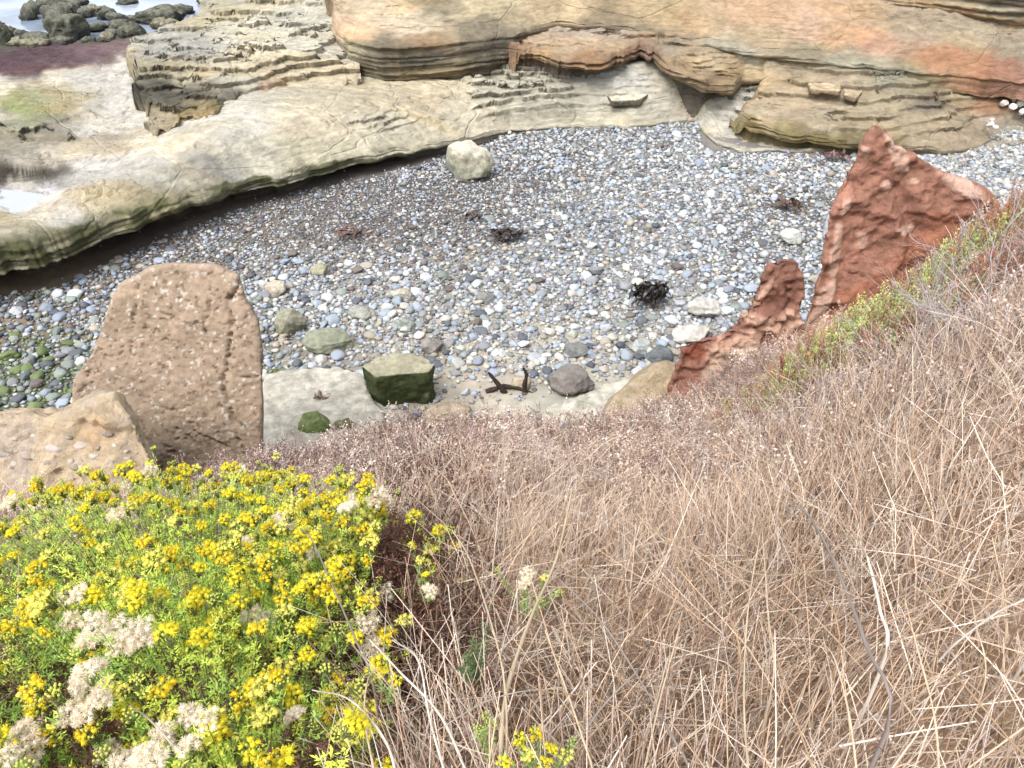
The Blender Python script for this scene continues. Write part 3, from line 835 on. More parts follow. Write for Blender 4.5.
# cracks and pits that really cut in
def crack(co, no, path, width, deep, y_of=None):
    """groove following a pixel path, cut along -normal"""
    px, py, ff = proj(co)
    d = np.full(len(co), 1e9)
    jit = 2.6 * fbm(px * 0.15, py * 0.15, oct=3)
    for (ax, ay), (bx_, by_) in zip(path[:-1], path[1:]):
        vx, vy = bx_ - ax, by_ - ay
        t = np.clip(((px - ax) * vx + (py - ay) * vy) / (vx * vx + vy * vy), 0, 1)
        d = np.minimum(d, np.hypot(px + jit - ax - t * vx, py + jit - ay - t * vy))
    k = np.exp(-(d / width) ** 2)
    return co - no * (k * deep)[:, None], k
ck = 0
for path, w, dp in (([(236, 285), (229, 300), (232, 320), (229, 350), (226, 372)], 1.6, .07), ([(210, 300), (207, 320), (205, 335)], 1.2, .04), ([(138, 285), (135, 310), (130, 340)], 1.2, .03),
                    ([(222, 375), (224, 392), (232, 415), (238, 440), (244, 455)], 1.8, .06), ([(262, 376), (248, 378), (236, 378)], 1.2, .04), ([(200, 435), (215, 442), (228, 448)], 1.4, .05),
                    ([(150, 400), (170, 412), (190, 405)], 1.0, .03)):
    co, k = crack(co, no, path, w * .85, dp * 1.6); ck = np.maximum(ck, k)
pit = fbm(co @ np.array([11., 8, 0]) + 3, co @ np.array([-8., 11, 4]), co @ np.array([3., -4, 19]), oct=2)
co = co - no * (0.04 * sstep(0.72, 0.86, pit) * sstep(-.3, .4, P3(co, 1.5, 17, oct=2)))[:, None]
c = np.ones((len(co), 3)) * alb(174, 151, 127, .85)
c *= (1 + 0.12 * P3(co, 2.0, 5, oct=4) + 0.12 * P3(co, 14, 5, oct=3))[:, None]
rc_ = co @ np.array([[.8, -.36, .48], [.6, .48, -.64], [0, .8, .6]])
spk = fbm(rc_[:, 0] * 18, rc_[:, 1] * 18, rc_[:, 2] * 20 + 9, oct=2)
c = np.where((spk > 0.80)[:, None], alb(212, 200, 184), c)
spk = fbm(rc_[:, 0] * 20 + 40, rc_[:, 1] * 20, rc_[:, 2] * 22 + 9, oct=2)
c = np.where((spk > 0.82)[:, None], alb(128, 104, 84), c)
qx, qy, _ = proj(co)
low_tint = sstep(400, 470, qy + 12 * P3(co, 1.5, 8))[:, None] * 0.35  # slightly darker, greyer tone towards the foot of the pillar
c = c * (1 - low_tint) + alb(152, 136, 112, .8) * low_tint
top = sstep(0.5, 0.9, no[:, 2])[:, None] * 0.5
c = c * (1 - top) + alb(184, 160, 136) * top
slab = mesh_np('rock_pillar', co, f, M_cong, col=c)
tag(slab, 'upright brown pitted slab of pebbly rock with thin cracks behind the yellow flowers', 'rock')

# yellow sandy lump in front of it
co, no, f = outline_solid([(-160, 440), (-80, 425), (-20, 420), (20, 412), (52, 416), (75, 408), (98, 393), (115, 396), (132, 415), (140, 430), (150, 450), (155, 475), (160, 510), (165, 600), (-160, 620)],
                          5.3, 4.6, 1.05, 1.4, back=0.1, voxel=0.035, smooth=6)
co = co + no * DV * (0.10 * P3(co, 1.6, 13, oct=4) + 0.10 * bil(co, 2.6, 1) + 0.05 * bil(co, 7, 4) + 0.02 * P3(co, 18, 2, oct=4))[:, None]
c = np.ones((len(co), 3)) * alb(216, 190, 152)
c = c * (1 + 0.12 * P3(co, 3, 5, oct=4) + .14 * P3(co, 13, 5, oct=3))[:, None]
k = sstep(0.0, 0.6, P3(co, 1.8, 21, oct=4))[:, None]
c = c * (1 - k) + alb(206, 186, 162) * k
k = (1 - sstep(0.0, 30, np.hypot(proj(co)[0] - 95, proj(co)[1] - 430)))[:, None] * 0.7
c = c * (1 - k) + alb(212, 170, 118) * k
lump = mesh_np('sandy_outcrop', co, f, M_tan, col=c)
tag(lump, 'crumbly yellow sandy lump studded with stones at the left edge below the brown slab', 'rock')
# stones stuck in it
_r = np.random.default_rng(4)
for i, (a, b, w, h, rgb) in enumerate([(float(_r.uniform(2, 140)), float(_r.uniform(432, 482)), float(q_), float(q_ * .8), (int(150 + 50 * t_), int(136 + 50 * t_), int(118 + 50 * t_))) for q_, t_ in zip(_r.uniform(2, 5, 26), _r.uniform(0, 1, 26))] + [(58, 450, 13, 9, (186, 176, 166)), (80, 446, 9, 7, (190, 176, 158)), (8, 455, 10, 7, (150, 142, 134)), (28, 455, 9, 5, (168, 152, 138)), (72, 425, 10, 7, (178, 160, 136)), (106, 433, 8, 5, (150, 134, 120)),
                                    (52, 412, 8, 5, (170, 150, 124))]):
    u, dy, dz = raydir(a, b)
    # march the ray to the lump surface
    t = np.linspace(3, 9, 600); pts = np.stack([u * t, dy * t, CZ + dz * t], -1)
    qx, qy, qf = proj(co); m = (abs(qx - a) < 4) & (abs(qy - b) < 4)
    ff = qf[m].min() if m.any() else 7.0
    ff += .006 * w; p = np.array([u * ff, dy * ff, CZ + dz * ff])
    sv, sf = stone_shape(ICO3, 900 + i, facets=6, rough=0.1, cut=0.6)
    s = ff / FPX
    ob = mesh_np('embedded_stone', sv * np.array([w * s, w * s * .7, h * s]), sf, M_peb, col=np.ones((len(sv), 3)) * alb(*rgb) * 1.1, parent=None)
    ob.location = p
    ob.parent = lump

# big red fin on the right
co, no, f = outline_solid([(872, 125), (877, 129), (892, 142), (906, 150), (925, 163), (945, 172), (968, 184), (990, 196), (1010, 225), (1000, 330), (800, 420), (790, 380), (812, 300), (822, 268), (828, 222), (838, 195),
                           (848, 170), (860, 152), (866, 136)], 8.6, 4.3, 0.30, 0.06, back=0.40, voxel=0.028, smooth=1)
qx, qy, _ = proj(co)
rill = fbm(qx * 0.035, qy * 0.012, oct=4)
co = co + no * DV * (0.08 * P3(co, 1.0, 31, oct=4) + 0.16 * bil(co, 1.15, 5, 3) + 0.035 * bil(co, 5.5, 9) + 0.022 * P3(co, 16, 2, oct=4) + 0.04 * terrace(vnoise(co[:, 2] * 3 + co[:, 0] * .8, 7), .4, .12))[:, None]
# eroded gully between the two horns
co, _ = crack(co, no, [(893, 148), (900, 170), (905, 195), (915, 230)], 9, .12)
co, _ = crack(co, no, [(868, 215), (880, 200), (897, 190)], 5, .07)
c = np.ones((len(co), 3)) * alb(184, 126, 100, 0.78)
c = c * (1 + 0.18 * P3(co, 3, 5, oct=4) + 0.12 * P3(co, 12, 5, oct=3))[:, None]
def mix_blob(c, co, blobs, rgb, jitter=0.35, sat=0.85):
    qx, qy, _ = proj(co)
    k = 0
    nn = P3(co, 5, 77, oct=4)
    for cx, cy, rx, ry, ang in blobs:
        ca, sa = math.cos(math.radians(ang)), math.sin(math.radians(ang))
        dx, dy = qx - cx, qy - cy
        d = np.hypot((dx * ca + dy * sa) / rx, (-dx * sa + dy * ca) / ry)
        k = np.maximum(k, 1 - sstep(0.8, 1.05, d + jitter * nn))
    return c * (1 - k[:, None]) + alb(*rgb, sat) * k[:, None], k
c, k = mix_blob(c, co, [(898, 155, 7, 24, -25), (962, 187, 30, 9, 30), (835, 255, 6, 34, 8), (886, 186, 5, 6, 0), (913, 181, 6, 3, 0), (905, 230, 10, 4, -25), (824, 300, 7, 30, 25), (866, 151, 4, 6, 0),
                        (862, 240, 5, 8, 0), (845, 208, 4, 10, 20), (808, 330, 12, 26, 35)], (228, 184, 160), 0.3)
co = co + no * DV * (0.03 * k)[:, None]
c, _ = mix_blob(c, co, [(940, 250, 60, 30, -30), (880, 300, 50, 30, -30)], (186, 122, 92))
fin = mesh_np('red_rock_fin', co, f, M_red, col=c)
tag(fin, 'tall pointed brick-red rock fin with pale pink patches rising behind the bushes', 'rock')

# small red horn
co, no, f = outline_solid([(770, 264), (782, 260), (797, 261), (803, 275), (805, 292), (800, 310), (806, 330), (800, 400), (690, 430), (660, 410), (676, 366), (682, 346), (700, 340), (720, 338), (735, 325),
                           (750, 305), (758, 282)], 8.0, 4.0, 0.35, 0.12, back=0.3, voxel=0.028, smooth=1)
co = co + no * DV * (0.05 * P3(co, 1.6, 41, oct=4) + 0.10 * bil(co, 2.2, 5, 5) + 0.05 * bil(co, 6, 9) + 0.02 * P3(co, 16, 2, oct=4))[:, None]
co, _ = crack(co, no, [(757, 285), (752, 310), (735, 330)], 4, .10)
co, _ = crack(co, no, [(790, 285), (792, 305), (785, 325)], 4, .10)
c = np.ones((len(co), 3)) * alb(172, 116, 94, 0.78)
c = c * (1 + 0.18 * P3(co, 3, 5, oct=4) + 0.12 * P3(co, 12, 5, oct=3))[:, None]
c, k = mix_blob(c, co, [(763, 293, 4, 22, 35), (757, 320, 26, 7, 25), (785, 325, 8, 18, 20), (720, 350, 18, 12, -35), (742, 345, 20, 14, -30), (800, 322, 10, 8, 0)], (226, 178, 150), 0.3)
co = co + no * DV * (0.035 * k)[:, None]
c, _ = mix_blob(c, co, [(735, 362, 40, 14, -25), (770, 360, 30, 14, -30)], (220, 186, 158))
c, _ = mix_blob(c, co, [(695, 352, 14, 10, -20)], (168, 96, 70))
horn = mesh_np('red_rock_horn', co, f, M_red, col=c)
tag(horn, 'short broken red rock horn with pale ribs left of the tall red fin', 'rock')

# sandy hump at the foot of the slope, half behind the dead weeds
co, no, f = outline_solid([(610, 398), (625, 384), (640, 374), (655, 366), (668, 362), (690, 372), (720, 380), (700, 450), (600, 460), (600, 415)], 8.2, 2.6, 0.9, 0.9, voxel=0.04, smooth=6)
co = co + no * DV * (0.10 * P3(co, 1.6, 51, oct=4) + 0.03 * P3(co, 5, 7, oct=4))[:, None]
c = np.ones((len(co), 3)) * alb(190, 168, 130)
c = c * (1 + 0.15 * P3(co, 3, 5, oct=4))[:, None]
tag(mesh_np('sandy_hump', co, f, M_tan, col=c), 'low tan sandstone hump between the pebbles and the dead weeds, below the small red horn', 'rock')
_shelf = [o for o in COL.objects if o.name.startswith('sandstone_shelf')][0]
_sv = np.zeros(len(_shelf.data.vertices) * 3, np.float32); _shelf.data.vertices.foreach_get('co', _sv); _sv = _sv.reshape(-1, 3)
_sx, _sy, _ = proj(_sv)
for (pp_, c_), l_ in zip(POOLS, _lift):
    m_ = (abs(_sx - c_[0]) < 6) & (abs(_sy - c_[1]) < 2.5)
    pool(pp_, float(np.median(_sv[m_, 2])) + l_)

# ------------------------------------------------------------------ named boulders on the beach
M_boul = vc_mat('boulder_stone', rough=0.85, spec=0.2, var=0.3, vscale=7, bump=0.9, bscale=12, bdist=0.05)
def boulder(a, b, w, h, rgb, label, seed, facets=7, cut=0.6, name='boulder', depth=0.8, moss=None, top=None, group=None, rough=0.10, z=None, turn=0.0, cat='boulder'):
    """a, b: pixel of the middle of its foot; w, h: width and height in pixels"""
    p = P(a, b, beach_z(*P(a, b, 0)[:2]) if z is None else z)
    ff = proj(p)[2]; s = ff / FPX
    W = w * s / 2; H = h * s / 2
    sv, sf = stone_shape(ICO5, seed, facets=facets + 4, rough=rough * 1.4, cut=cut, fine=0.035)
    sv = sv / np.abs(sv).max(0)
    v = sv * np.array([W, W * depth, H * 1.25])
    cs, sn = math.cos(turn), math.sin(turn)
    v = np.stack([v[:, 0] * cs - v[:, 1] * sn, v[:, 0] * sn + v[:, 1] * cs, v[:, 2]], -1)
    v[:, 2] += H * 0.75
    c = np.ones((len(v), 3)) * alb(*rgb) * 1.1
    nz = sv[:, 2] / np.linalg.norm(sv, axis=1)
    nn = fbm(v[:, 0] * 6 + seed, v[:, 1] * 6, v[:, 2] * 6, oct=4)
    c = c * (1 + 0.18 * nn + .12 * fbm(v[:, 0] * 22 + seed, v[:, 1] * 22, v[:, 2] * 22, oct=2))[:, None]
    if moss is not None:
        k = (1 - sstep(moss[3] - 0.12, moss[3] + 0.12, nz + 0.2 * nn))[:, None] * moss[4]
        c = c * (1 - k) + alb(*moss[:3]) * k * (1 + 0.25 * nn)[:, None]
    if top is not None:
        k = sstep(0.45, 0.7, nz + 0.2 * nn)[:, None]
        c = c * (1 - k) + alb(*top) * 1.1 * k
    ob = mesh_np(name, v, sf, M_boul, col=c)
    ob.location = p
    ob.location.y += W * depth * 0.4
    return tag(ob, label, cat, group)

def slab_block(outline_top, foot, zt, name, mat):
    pass

boulder(467, 178, 54, 36, (176, 172, 146), 'large pale boulder with a lighter flat top against the end of the sandstone lip', 1, facets=9, cut=.5, top=(206, 198, 176), moss=(140, 148, 128, -.1, .6))
boulder(571, 394, 50, 26, (136, 128, 122), 'dark brownish-grey rounded boulder beside the driftwood', 2, cut=.7, facets=5)
boulder(330, 350, 54, 17, (150, 154, 128), 'flat greenish-grey slab of rock above the bare sand patch', 3, cut=.5)
boulder(288, 334, 36, 24, (160, 158, 132), 'mossy tan rounded boulder just right of the brown slab', 4, moss=(128, 132, 92, .0, .6))
boulder(704, 318, 38, 18, (204, 200, 190), 'broad off-white boulder right of the black kelp clump', 5, cut=.55)
boulder(692, 342, 40, 16, (206, 200, 190), 'off-white flat boulder below another one, left of the small red horn', 6, cut=.5)
boulder(659, 366, 30, 18, (112, 118, 122), 'dark slate boulder next to the tan sandstone hump', 7)
boulder(829, 240, 14, 34, (208, 214, 220), 'smooth white boulder half hidden behind the tall red fin', 8, facets=2, cut=.85, depth=1.2)
boulder(790, 244, 26, 14, (190, 194, 182), 'pale greenish boulder left of the tall red fin', 9)
boulder(276, 296, 24, 14, (190, 178, 156), 'cream boulder just beyond the top right of the brown slab', 10)
boulder(319, 275, 20, 13, (168, 164, 134), 'olive-tan round stone standing alone among small pebbles right of the brown slab', 11)
boulder(432, 353, 24, 15, (150, 144, 136), 'grey-brown boulder right above the mossy green block', 12)
boulder(484, 303, 22, 12, (150, 152, 148), 'mid grey flat boulder in the middle of the cobbles', 13)
boulder(577, 356, 26, 12, (140, 142, 138), 'grey boulder above the dark rounded one', 14)
boulder(405, 330, 24, 13, (158, 168, 156), 'greenish grey oval boulder above the mossy green block', 15)
boulder(360, 318, 30, 12, (170, 170, 158), 'low pale grey boulder behind the flat greenish slab', 16)
boulder(402, 300, 24, 10, (186, 180, 160), 'cream flat boulder in the middle left of the cobbles', 17)
boulder(522, 388, 24, 10, (182, 168, 140), 'tan low boulder on sand by the driftwood', 18)
boulder(640, 352, 22, 12, (178, 184, 182), 'pale boulder left of the dark slate one', 19)
boulder(448, 425, 50, 22, (176, 158, 130), 'tan boulder peeping over the weeds right of the mossy block', 20)
boulder(722, 352, 34, 16, (206, 202, 192), 'white boulder touching the foot of the small red horn', 21, cut=.55)
boulder(316, 438, 36, 26, (130, 146, 84), 'bright green mossy rock poking over the weeds on the bare sand', 22, moss=(120, 150, 62, .4, .8), name='mossy_rock', cat='rock')
boulder(345, 436, 30, 18, (112, 116, 74), 'dull olive mossy rock beside the bright green one', 23, moss=(96, 100, 58, .4, .7), name='mossy_rock', cat='rock')

# mossy squared block
def block(pts, zt, zb, shift, name, label, cols, mat, top_n=0.5):
    """top outline traced at height zt; sides go down to zb, drawn in by shift"""
    T = np.array([P(a, b, zt) for a, b in pts]); c0 = T.mean(0)
    B = T.copy(); B[:, 2] = zb; B[:, :2] = c0[:2] + (B[:, :2] - c0[:2]) * shift
    n = len(T)
    faces = [list(range(n)), list(range(2 * n - 1, n - 1, -1))] + [[i, i + n, (i + 1) % n + n, (i + 1) % n] for i in range(n)]
    co, no, f = remeshed(np.concatenate([T, B]), faces, 0.03)
    co = relax(co, f, 4); no = normals(co, f)
    co = co + no * (0.05 * P3(co, 2.5, 61, oct=4) + 0.012 * P3(co, 12, 6, oct=3))[:, None]
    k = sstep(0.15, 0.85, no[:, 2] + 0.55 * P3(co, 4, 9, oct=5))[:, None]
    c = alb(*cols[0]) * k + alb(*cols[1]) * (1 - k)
    c = c * (1 + 0.25 * P3(co, 6, 3, oct=4))[:, None]
    return tag(mesh_np(name, co, f, mat, col=np.clip(c, .01, 1)), label, 'boulder')
block([(360, 366), (372, 357), (400, 352), (424, 353), (436, 364), (430, 372), (400, 374), (375, 377)], 0.75, -0.15, 0.86, 'mossy_block', 'squared boulder with a tan top and dark green mossy sides on the bare sand',
      ((178, 172, 140), (74, 86, 44)), M_boul)
block([(604, 92), (622, 86), (645, 84), (655, 90), (640, 99), (612, 101)], 0.78, 0.55, 0.95, 'loose_slab', 'thin cream slab lying under the overhang of the rusty ledge', ((208, 200, 174), (120, 112, 90)), M_boul)
block([(808, 83), (830, 80), (842, 84), (840, 91), (812, 89)], 1.32, 1.16, 0.98, 'loose_slab', 'left of two small squared slabs on the tan ledge above the tall red fin', ((192, 170, 132), (150, 128, 100)), M_boul)
block([(843, 86), (856, 85), (863, 91), (856, 98), (844, 95)], 1.2, 1.06, 0.98, 'loose_slab', 'right of two small squared slabs on the tan ledge above the tall red fin', ((188, 166, 130), (146, 126, 100)), M_boul)

WL = ['white stone leftmost of the upper scatter below the red stain', 'white stone topmost of the upper scatter below the red stain', 'white stone at the right margin, upper one below the red stain', 'white stone lowest of the upper scatter below the red stain',
      'white stone at the right margin, lower one below the red stain', 'white stone leftmost of the lower trio beside the pebbles', 'white stone rightmost of the lower trio beside the pebbles', 'white stone topmost of the lower trio beside the pebbles']
# white stones under the cliff at the right margin
for i, (a, b, w, h) in enumerate([(1004, 106, 9, 6), (1013, 101, 10, 7), (1021, 106, 9, 7), (1012, 110, 10, 6), (1022, 114, 8, 6), (990, 127, 8, 5), (996, 129, 7, 4), (992, 122, 6, 4)]):
    boulder(a, b, w, h, (222, 218, 210), WL[i], 40 + i, name='white_stone', group='white stones under the right-hand cliff', z=0.35 + 0.3 * (b < 118), cat='stone')

for pts_, lb_, gc_ in (([(262, 374), (290, 368), (340, 366), (360, 374), (370, 392), (384, 410), (380, 440), (330, 458), (262, 458)], 'pale flat bare rock slab between the brown slab and the mossy block', (186, 182, 160)),
                       ([(546, 406), (575, 398), (606, 382), (638, 374), (650, 386), (622, 416), (560, 424)], 'pale greenish flat rock slab beside the dark rounded boulder at the weed line', (172, 170, 144))):
    block(pts_, 0.13, -0.2, 1.02, 'flat_rock', lb_, ((204, 198, 180), gc_), M_boul)

# ------------------------------------------------------------------ seaweed-grown boulders at the water
M_sea_b = vc_mat('tidal_boulder', rough=0.7, spec=0.35, var=0.65, vscale=5, bump=1.0, bscale=6, bdist=0.25, hue=(0.07, 0.07, 0.05, 0.8))
TB = [(6, 44, 18, 30), (16, 48, 26, 14), (30, 18, 22, 18), (36, 12, 24, 16), (58, 22, 34, 22), (36, 44, 38, 14), (35, 50, 34, 16), (66, 40, 52, 34), (64, 46, 30, 14), (88, 44, 20, 12), (84, 16, 20, 12), (92, 14, 24, 14),
      (108, 18, 26, 16), (116, 21, 22, 13), (112, 40, 28, 16), (132, 42, 32, 24), (108, 44, 22, 16), (150, 44, 22, 14), (136, 22, 20, 12), (150, 22, 34, 18), (170, 24, 36, 22), (172, 34, 30, 20), (165, 10, 26, 10),
      (201, 24, 24, 14), (200, 31, 24, 16), (189, 36, 18, 10), (160, 28, 22, 14), (48, 4, 34, 10), (76, 4, 30, 10), (126, 2, 26, 8), (204, 2, 20, 8), (8, 34, 20, 12), (118, 28, 24, 12), (70, 12, 26, 14), (96, 30, 24, 14), (20, 36, 22, 10), (222, 6, 22, 14), (214, 16, 20, 10), (184, 12, 24, 12), (232, -4, 22, 12)]
tones = [((84, 86, 70), 'dark olive'), ((74, 70, 68), 'blackish brown'), ((96, 98, 80), 'grey-green'), ((100, 94, 72), 'tan-capped')]
used = {}
for i, (a, b, w, h) in enumerate(TB):
    rgb, tn = tones[(i * 7 + i // 5) % 4]
    rowt = 'nearest the purple seaweed' if b > 38 else ('in the middle row' if b > 20 else 'far out in the water')
    colt = 'at the left margin' if a < 45 else ('left of the middle' if a < 95 else ('right of the middle' if a < 155 else 'by the sandstone block'))
    sz = 'big' if w > 30 else ('medium' if w > 23 else 'small')
    lb = f'{sz} {tn} boulder {rowt}, {colt}'
    k = used.get(lb, 0); used[lb] = k + 1
    if k: lb = lb.replace(' boulder', ' second boulder' if k == 1 else ' third boulder')
    capd = dict(top=(156, 150, 118)) if tn == 'tan-capped' else dict(top=(124, 124, 104))
    boulder(a, b + 3, w * .94, h * .86, tuple(int(q * .95) for q in rgb), lb, 70 + i, facets=4, cut=.75, name='tidal_boulder', group='weed-grown boulders at the water edge', z=0.25, rough=.22, depth=.9, **capd).data.materials[0] = M_sea_b

# ------------------------------------------------------------------ kelp and driftwood
def tube(path, radii, sides=5, cap=True):
    """tube mesh along a polyline"""
    p = np.asarray(path, float); r = np.asarray(radii, float)
    t = np.gradient(p, axis=0); t /= np.maximum(np.linalg.norm(t, axis=1, keepdims=True), 1e-9)
    up = np.where(np.abs(t[:, 2:3]) > 0.9, np.array([[1., 0, 0]]), np.array([[0, 0, 1.]]))
    a = np.cross(t, up); a /= np.maximum(np.linalg.norm(a, axis=1, keepdims=True), 1e-9)
    b = np.cross(t, a)
    th = np.arange(sides) / sides * 2 * math.pi
    v = p[:, None] + r[:, None, None] * (np.cos(th)[None, :, None] * a[:, None] + np.sin(th)[None, :, None] * b[:, None])
    n = len(p)
    i = np.arange(n - 1)[:, None] * sides; j = np.arange(sides)[None, :]; jn = (j + 1) % sides
    f = np.stack([i + j, i + jn, i + sides + jn, i + sides + j], -1).reshape(-1, 4)
    return v.reshape(-1, 3), f

class Multi:
    def __init__(s): s.v, s.f, s.c, s.n = [], [], [], 0
    def add(s, v, f, c):
        s.v.append(v); s.f.append(f + s.n); s.n += len(v)
        s.c.append(np.broadcast_to(np.asarray(c, float), (len(v), 3)))
    def build(s, name, mat, parent=None, smooth=True):
        k4 = [f for f in s.f if f.shape[1] == 4]; k3 = [f for f in s.f if f.shape[1] == 3]
        fs = ([np.concatenate(k4)] if k4 else []) + ([np.concatenate(k3)] if k3 else [])
        return mesh_np(name, np.concatenate(s.v), fs, mat, col=np.concatenate(s.c), smooth=smooth, parent=parent)

M_kelp = vc_mat('kelp', rough=0.45, spec=0.5, var=0.3, vscale=12, bump=0)
def kelp(a, b, w, label, rgb, seed, n=60, hh=0.07):
    r = np.random.default_rng(seed)
    p = P(a, b, 0.12); s = proj(p)[2] / FPX; R = w * s * .42
    m = Multi()
    for _ in range(n):
        th = r.uniform(0, 2 * math.pi); rr = R * r.uniform(0, .8) ** 0.7
        o = np.array([rr * math.cos(th), rr * math.sin(th) * .7, r.uniform(0, hh)])
        L_ = r.uniform(.15, .5) * R; d = r.uniform(0, 2 * math.pi); k = 6
        t = np.linspace(0, 1, k)[:, None]
        path = o + np.concatenate([np.cos(d + t * r.normal(0, 1.5)) * t * L_, np.sin(d + t * r.normal(0, 1.5)) * t * L_, hh * np.sin(t * 3.0) * r.uniform(.2, 1)], 1)
        wd = r.uniform(.03, .07)
        sd = np.array([-math.sin(d), math.cos(d), r.normal(0, .5)]) * wd
        v = np.concatenate([path - sd * np.sin(.3 + t * 2.6), path + sd * np.sin(.3 + t * 2.6)])
        i = np.arange(k - 1)
        f = np.stack([i, i + 1, i + 1 + k, i + k], -1)
        m.add(v, f, np.array(alb(*rgb)) * r.uniform(.6, 1.4))
    ob = m.build('kelp_clump', M_kelp)
    ob.location = p
    return tag(ob, label, 'seaweed')
kelp(650, 300, 40, 'black kelp clump on the cobbles, the most compact and darkest of all', (44, 38, 34), 1, 220, .22)
kelp(506, 235, 40, 'dark brown kelp tangle spread over pebbles in the middle of the cove', (66, 54, 50), 2, 150)
kelp(790, 206, 40, 'brown kelp scraps on the pebbles left of the tall red fin', (92, 70, 56), 3, 50, .07)
kelp(350, 233, 44, 'thin reddish-brown kelp scraps below the sandstone lip', (110, 80, 66), 4, 40, .05)
kelp(838, 156, 34, 'reddish kelp scraps beside the tip of the tall red fin', (112, 76, 74), 5, 45, .06)
kelp(470, 216, 30, 'small brown kelp scrap left of the dark brown tangle', (96, 78, 64), 6, 30, .05)
kelp(322, 398, 22, 'wispy reddish seaweed scrap lying on the bare sand patch', (130, 98, 80), 7, 14, .05)

M_wood = vc_mat('driftwood', rough=0.85, spec=0.15, var=0.35, vscale=9, bump=0.3, bscale=40, bdist=0.005)
dw = empty('driftwood', tuple(P(510, 392, 0.05)))
tag(dw, 'dark forked driftwood with two upturned ends on the pebbles beside the weeds', 'driftwood')
s = proj(P(510, 392, 0.05))[2] / FPX
for k, pts in enumerate([[(14, 0, -4), (13, 0, 8), (15, 0, 20), (12, 0, 27)], [(-4, 0, -2), (-10, 0, 8), (-17, 0, 19), (-19, 0, 22)], [(-22, 0, 0), (-6, 4, 4), (8, 3, 2), (22, 0, -2)]]):
    p = np.array(pts, float) * s * 1.1
    tt = np.linspace(0, 1, 10); tq = np.linspace(0, 1, len(p))
    pp = np.stack([np.interp(tt, tq, p[:, j]) for j in range(3)], -1)
    v, f = tube(pp, np.linspace(3, 1.2, 10) * s * (1 + .2 * np.sin(tt * 20)), 7)
    mesh_np('branch', v, f, M_wood, col=np.ones((len(v), 3)) * alb(70, 56, 50), parent=dw)

# ------------------------------------------------------------------ the cobbles that show largest, one object each
vis_lim = np.interp(ppx, [-200, 0, 70, 80, 120, 262, 266, 400, 500, 600, 680, 690, 760, 806, 812, 870, 990, 1024, 1200], [415, 412, 405, 375, 262, 264, 425, 400, 395, 395, 355, 340, 300, 255, 300, 118, 180, 180, 150])
show = (ppx > 3) & (ppx < 1020) & (ppy < vis_lim) & (ppy > 120)
sz = np.where(show, pr_ / pf_, 0)
big = np.argsort(-sz)[:286]
rest = np.ones(n, bool); rest[big] = False
v, f, c = scatter_np(PRO, ppos[rest], pscale[rest], prot[rest], pc[rest], pid[rest])
tag(mesh_np('beach_pebbles', v, f, M_peb, col=c), 'small rounded grey, blue and cream pebbles covering the cove floor', 'pebbles', kind='stuff')
# finer gravel between them
q = np.random.default_rng(5)
gx_, gy_, gz_, gr_, gpx, gpy, gf = [None] * 7
ng = 42000
gx_ = q.uniform(-15, 15, ng); gy_ = q.uniform(8.5, 26, ng); gz_ = beach_z(gx_, gy_)
gpx, gpy, gf = proj(np.stack([gx_, gy_, gz_], -1))
kp = (gpx > -60) & (gpx < 1090) & (gpy < 480) & (q.uniform(0, 1, ng) < pebble_density(gpx, gpy) + 0.05)
gx_, gy_, gz_, gpx, gpy = [a[kp] for a in (gx_, gy_, gz_, gpx, gpy)]
ng = len(gx_)
Wg = pebble_probs(gpx, gpy)
gc = SCA[(q.uniform(0, 1, ng)[:, None] > np.cumsum(Wg, 1)).sum(1).clip(0, 9)] * q.uniform(.7, 1.15, ng)[:, None]
gr_ = q.uniform(.018, .038, ng)
PRO0 = [stone_shape(ICO1, 500 + k, facets=2, rough=0.15, cut=0.75, fine=0) for k in range(4)]
v, f, c = scatter_np(PRO0, np.stack([gx_, gy_, gz_ + .015 + q.uniform(0, .03, ng)], -1), np.stack([gr_, gr_ * .8, gr_ * .6], -1), quat_rots(ng, q, .4), gc, q.integers(0, 4, ng))
tag(mesh_np('beach_gravel', v, f, M_peb, col=c), 'fine gravel in the gaps between the pebbles', 'gravel', kind='stuff')

LM = [('the brown slab', 170, 300), ('the mossy green block', 398, 380), ('the driftwood', 510, 388), ('the dark boulder', 571, 388), ('the black kelp clump', 650, 297), ('the brown kelp tangle', 506, 233),
      ('the flat greenish slab', 330, 343), ('the olive-tan stone', 319, 270), ('the small red horn', 760, 300), ('the off-white boulders', 700, 325), ('the bare sand patch', 300, 395), ('the lip-end boulder', 467, 165),
      ('the cream boulder', 276, 290), ('the lip at the left margin', 30, 280), ('the yellow sandy lump', 60, 400), ('the mid-cove boulder', 484, 300), ('the greenish boulder', 790, 240), ('the low cream boulder', 402, 297),
      ('the dark slate boulder', 659, 358), ('the grey-brown boulder', 432, 348)]
lmx = np.array([a for _, a, _ in LM]); lmy = np.array([b for _, _, b in LM])
PM = [mesh_np('cobble', pv, pf, M_pebo, link=False) for pv, pf in PRO2]
seen, cand = {}, []
for i in big:
    d = np.hypot(ppx[i] - lmx, (ppy[i] - lmy) * 1.4); j = int(d.argmin())
    dx, dy = ppx[i] - lmx[j], ppy[i] - lmy[j]
    if abs(dx) > abs(dy) * 1.3: rel = 'right of' if dx > 0 else 'left of'
    elif abs(dy) > abs(dx) * 1.3: rel = 'in front of' if dy > 0 else 'beyond'
    else: rel = ('in front and ' if dy > 0 else 'beyond and ') + ('right of' if dx > 0 else 'left of')
    shp = 'elongated' if elong[i] < .8 else ('flat' if flat[i] < .55 else 'rounded')
    cand.append((i, SC[cid[i]][0], shp, rel, LM[j][0], d.min()))
cand.sort(key=lambda t: t[5])
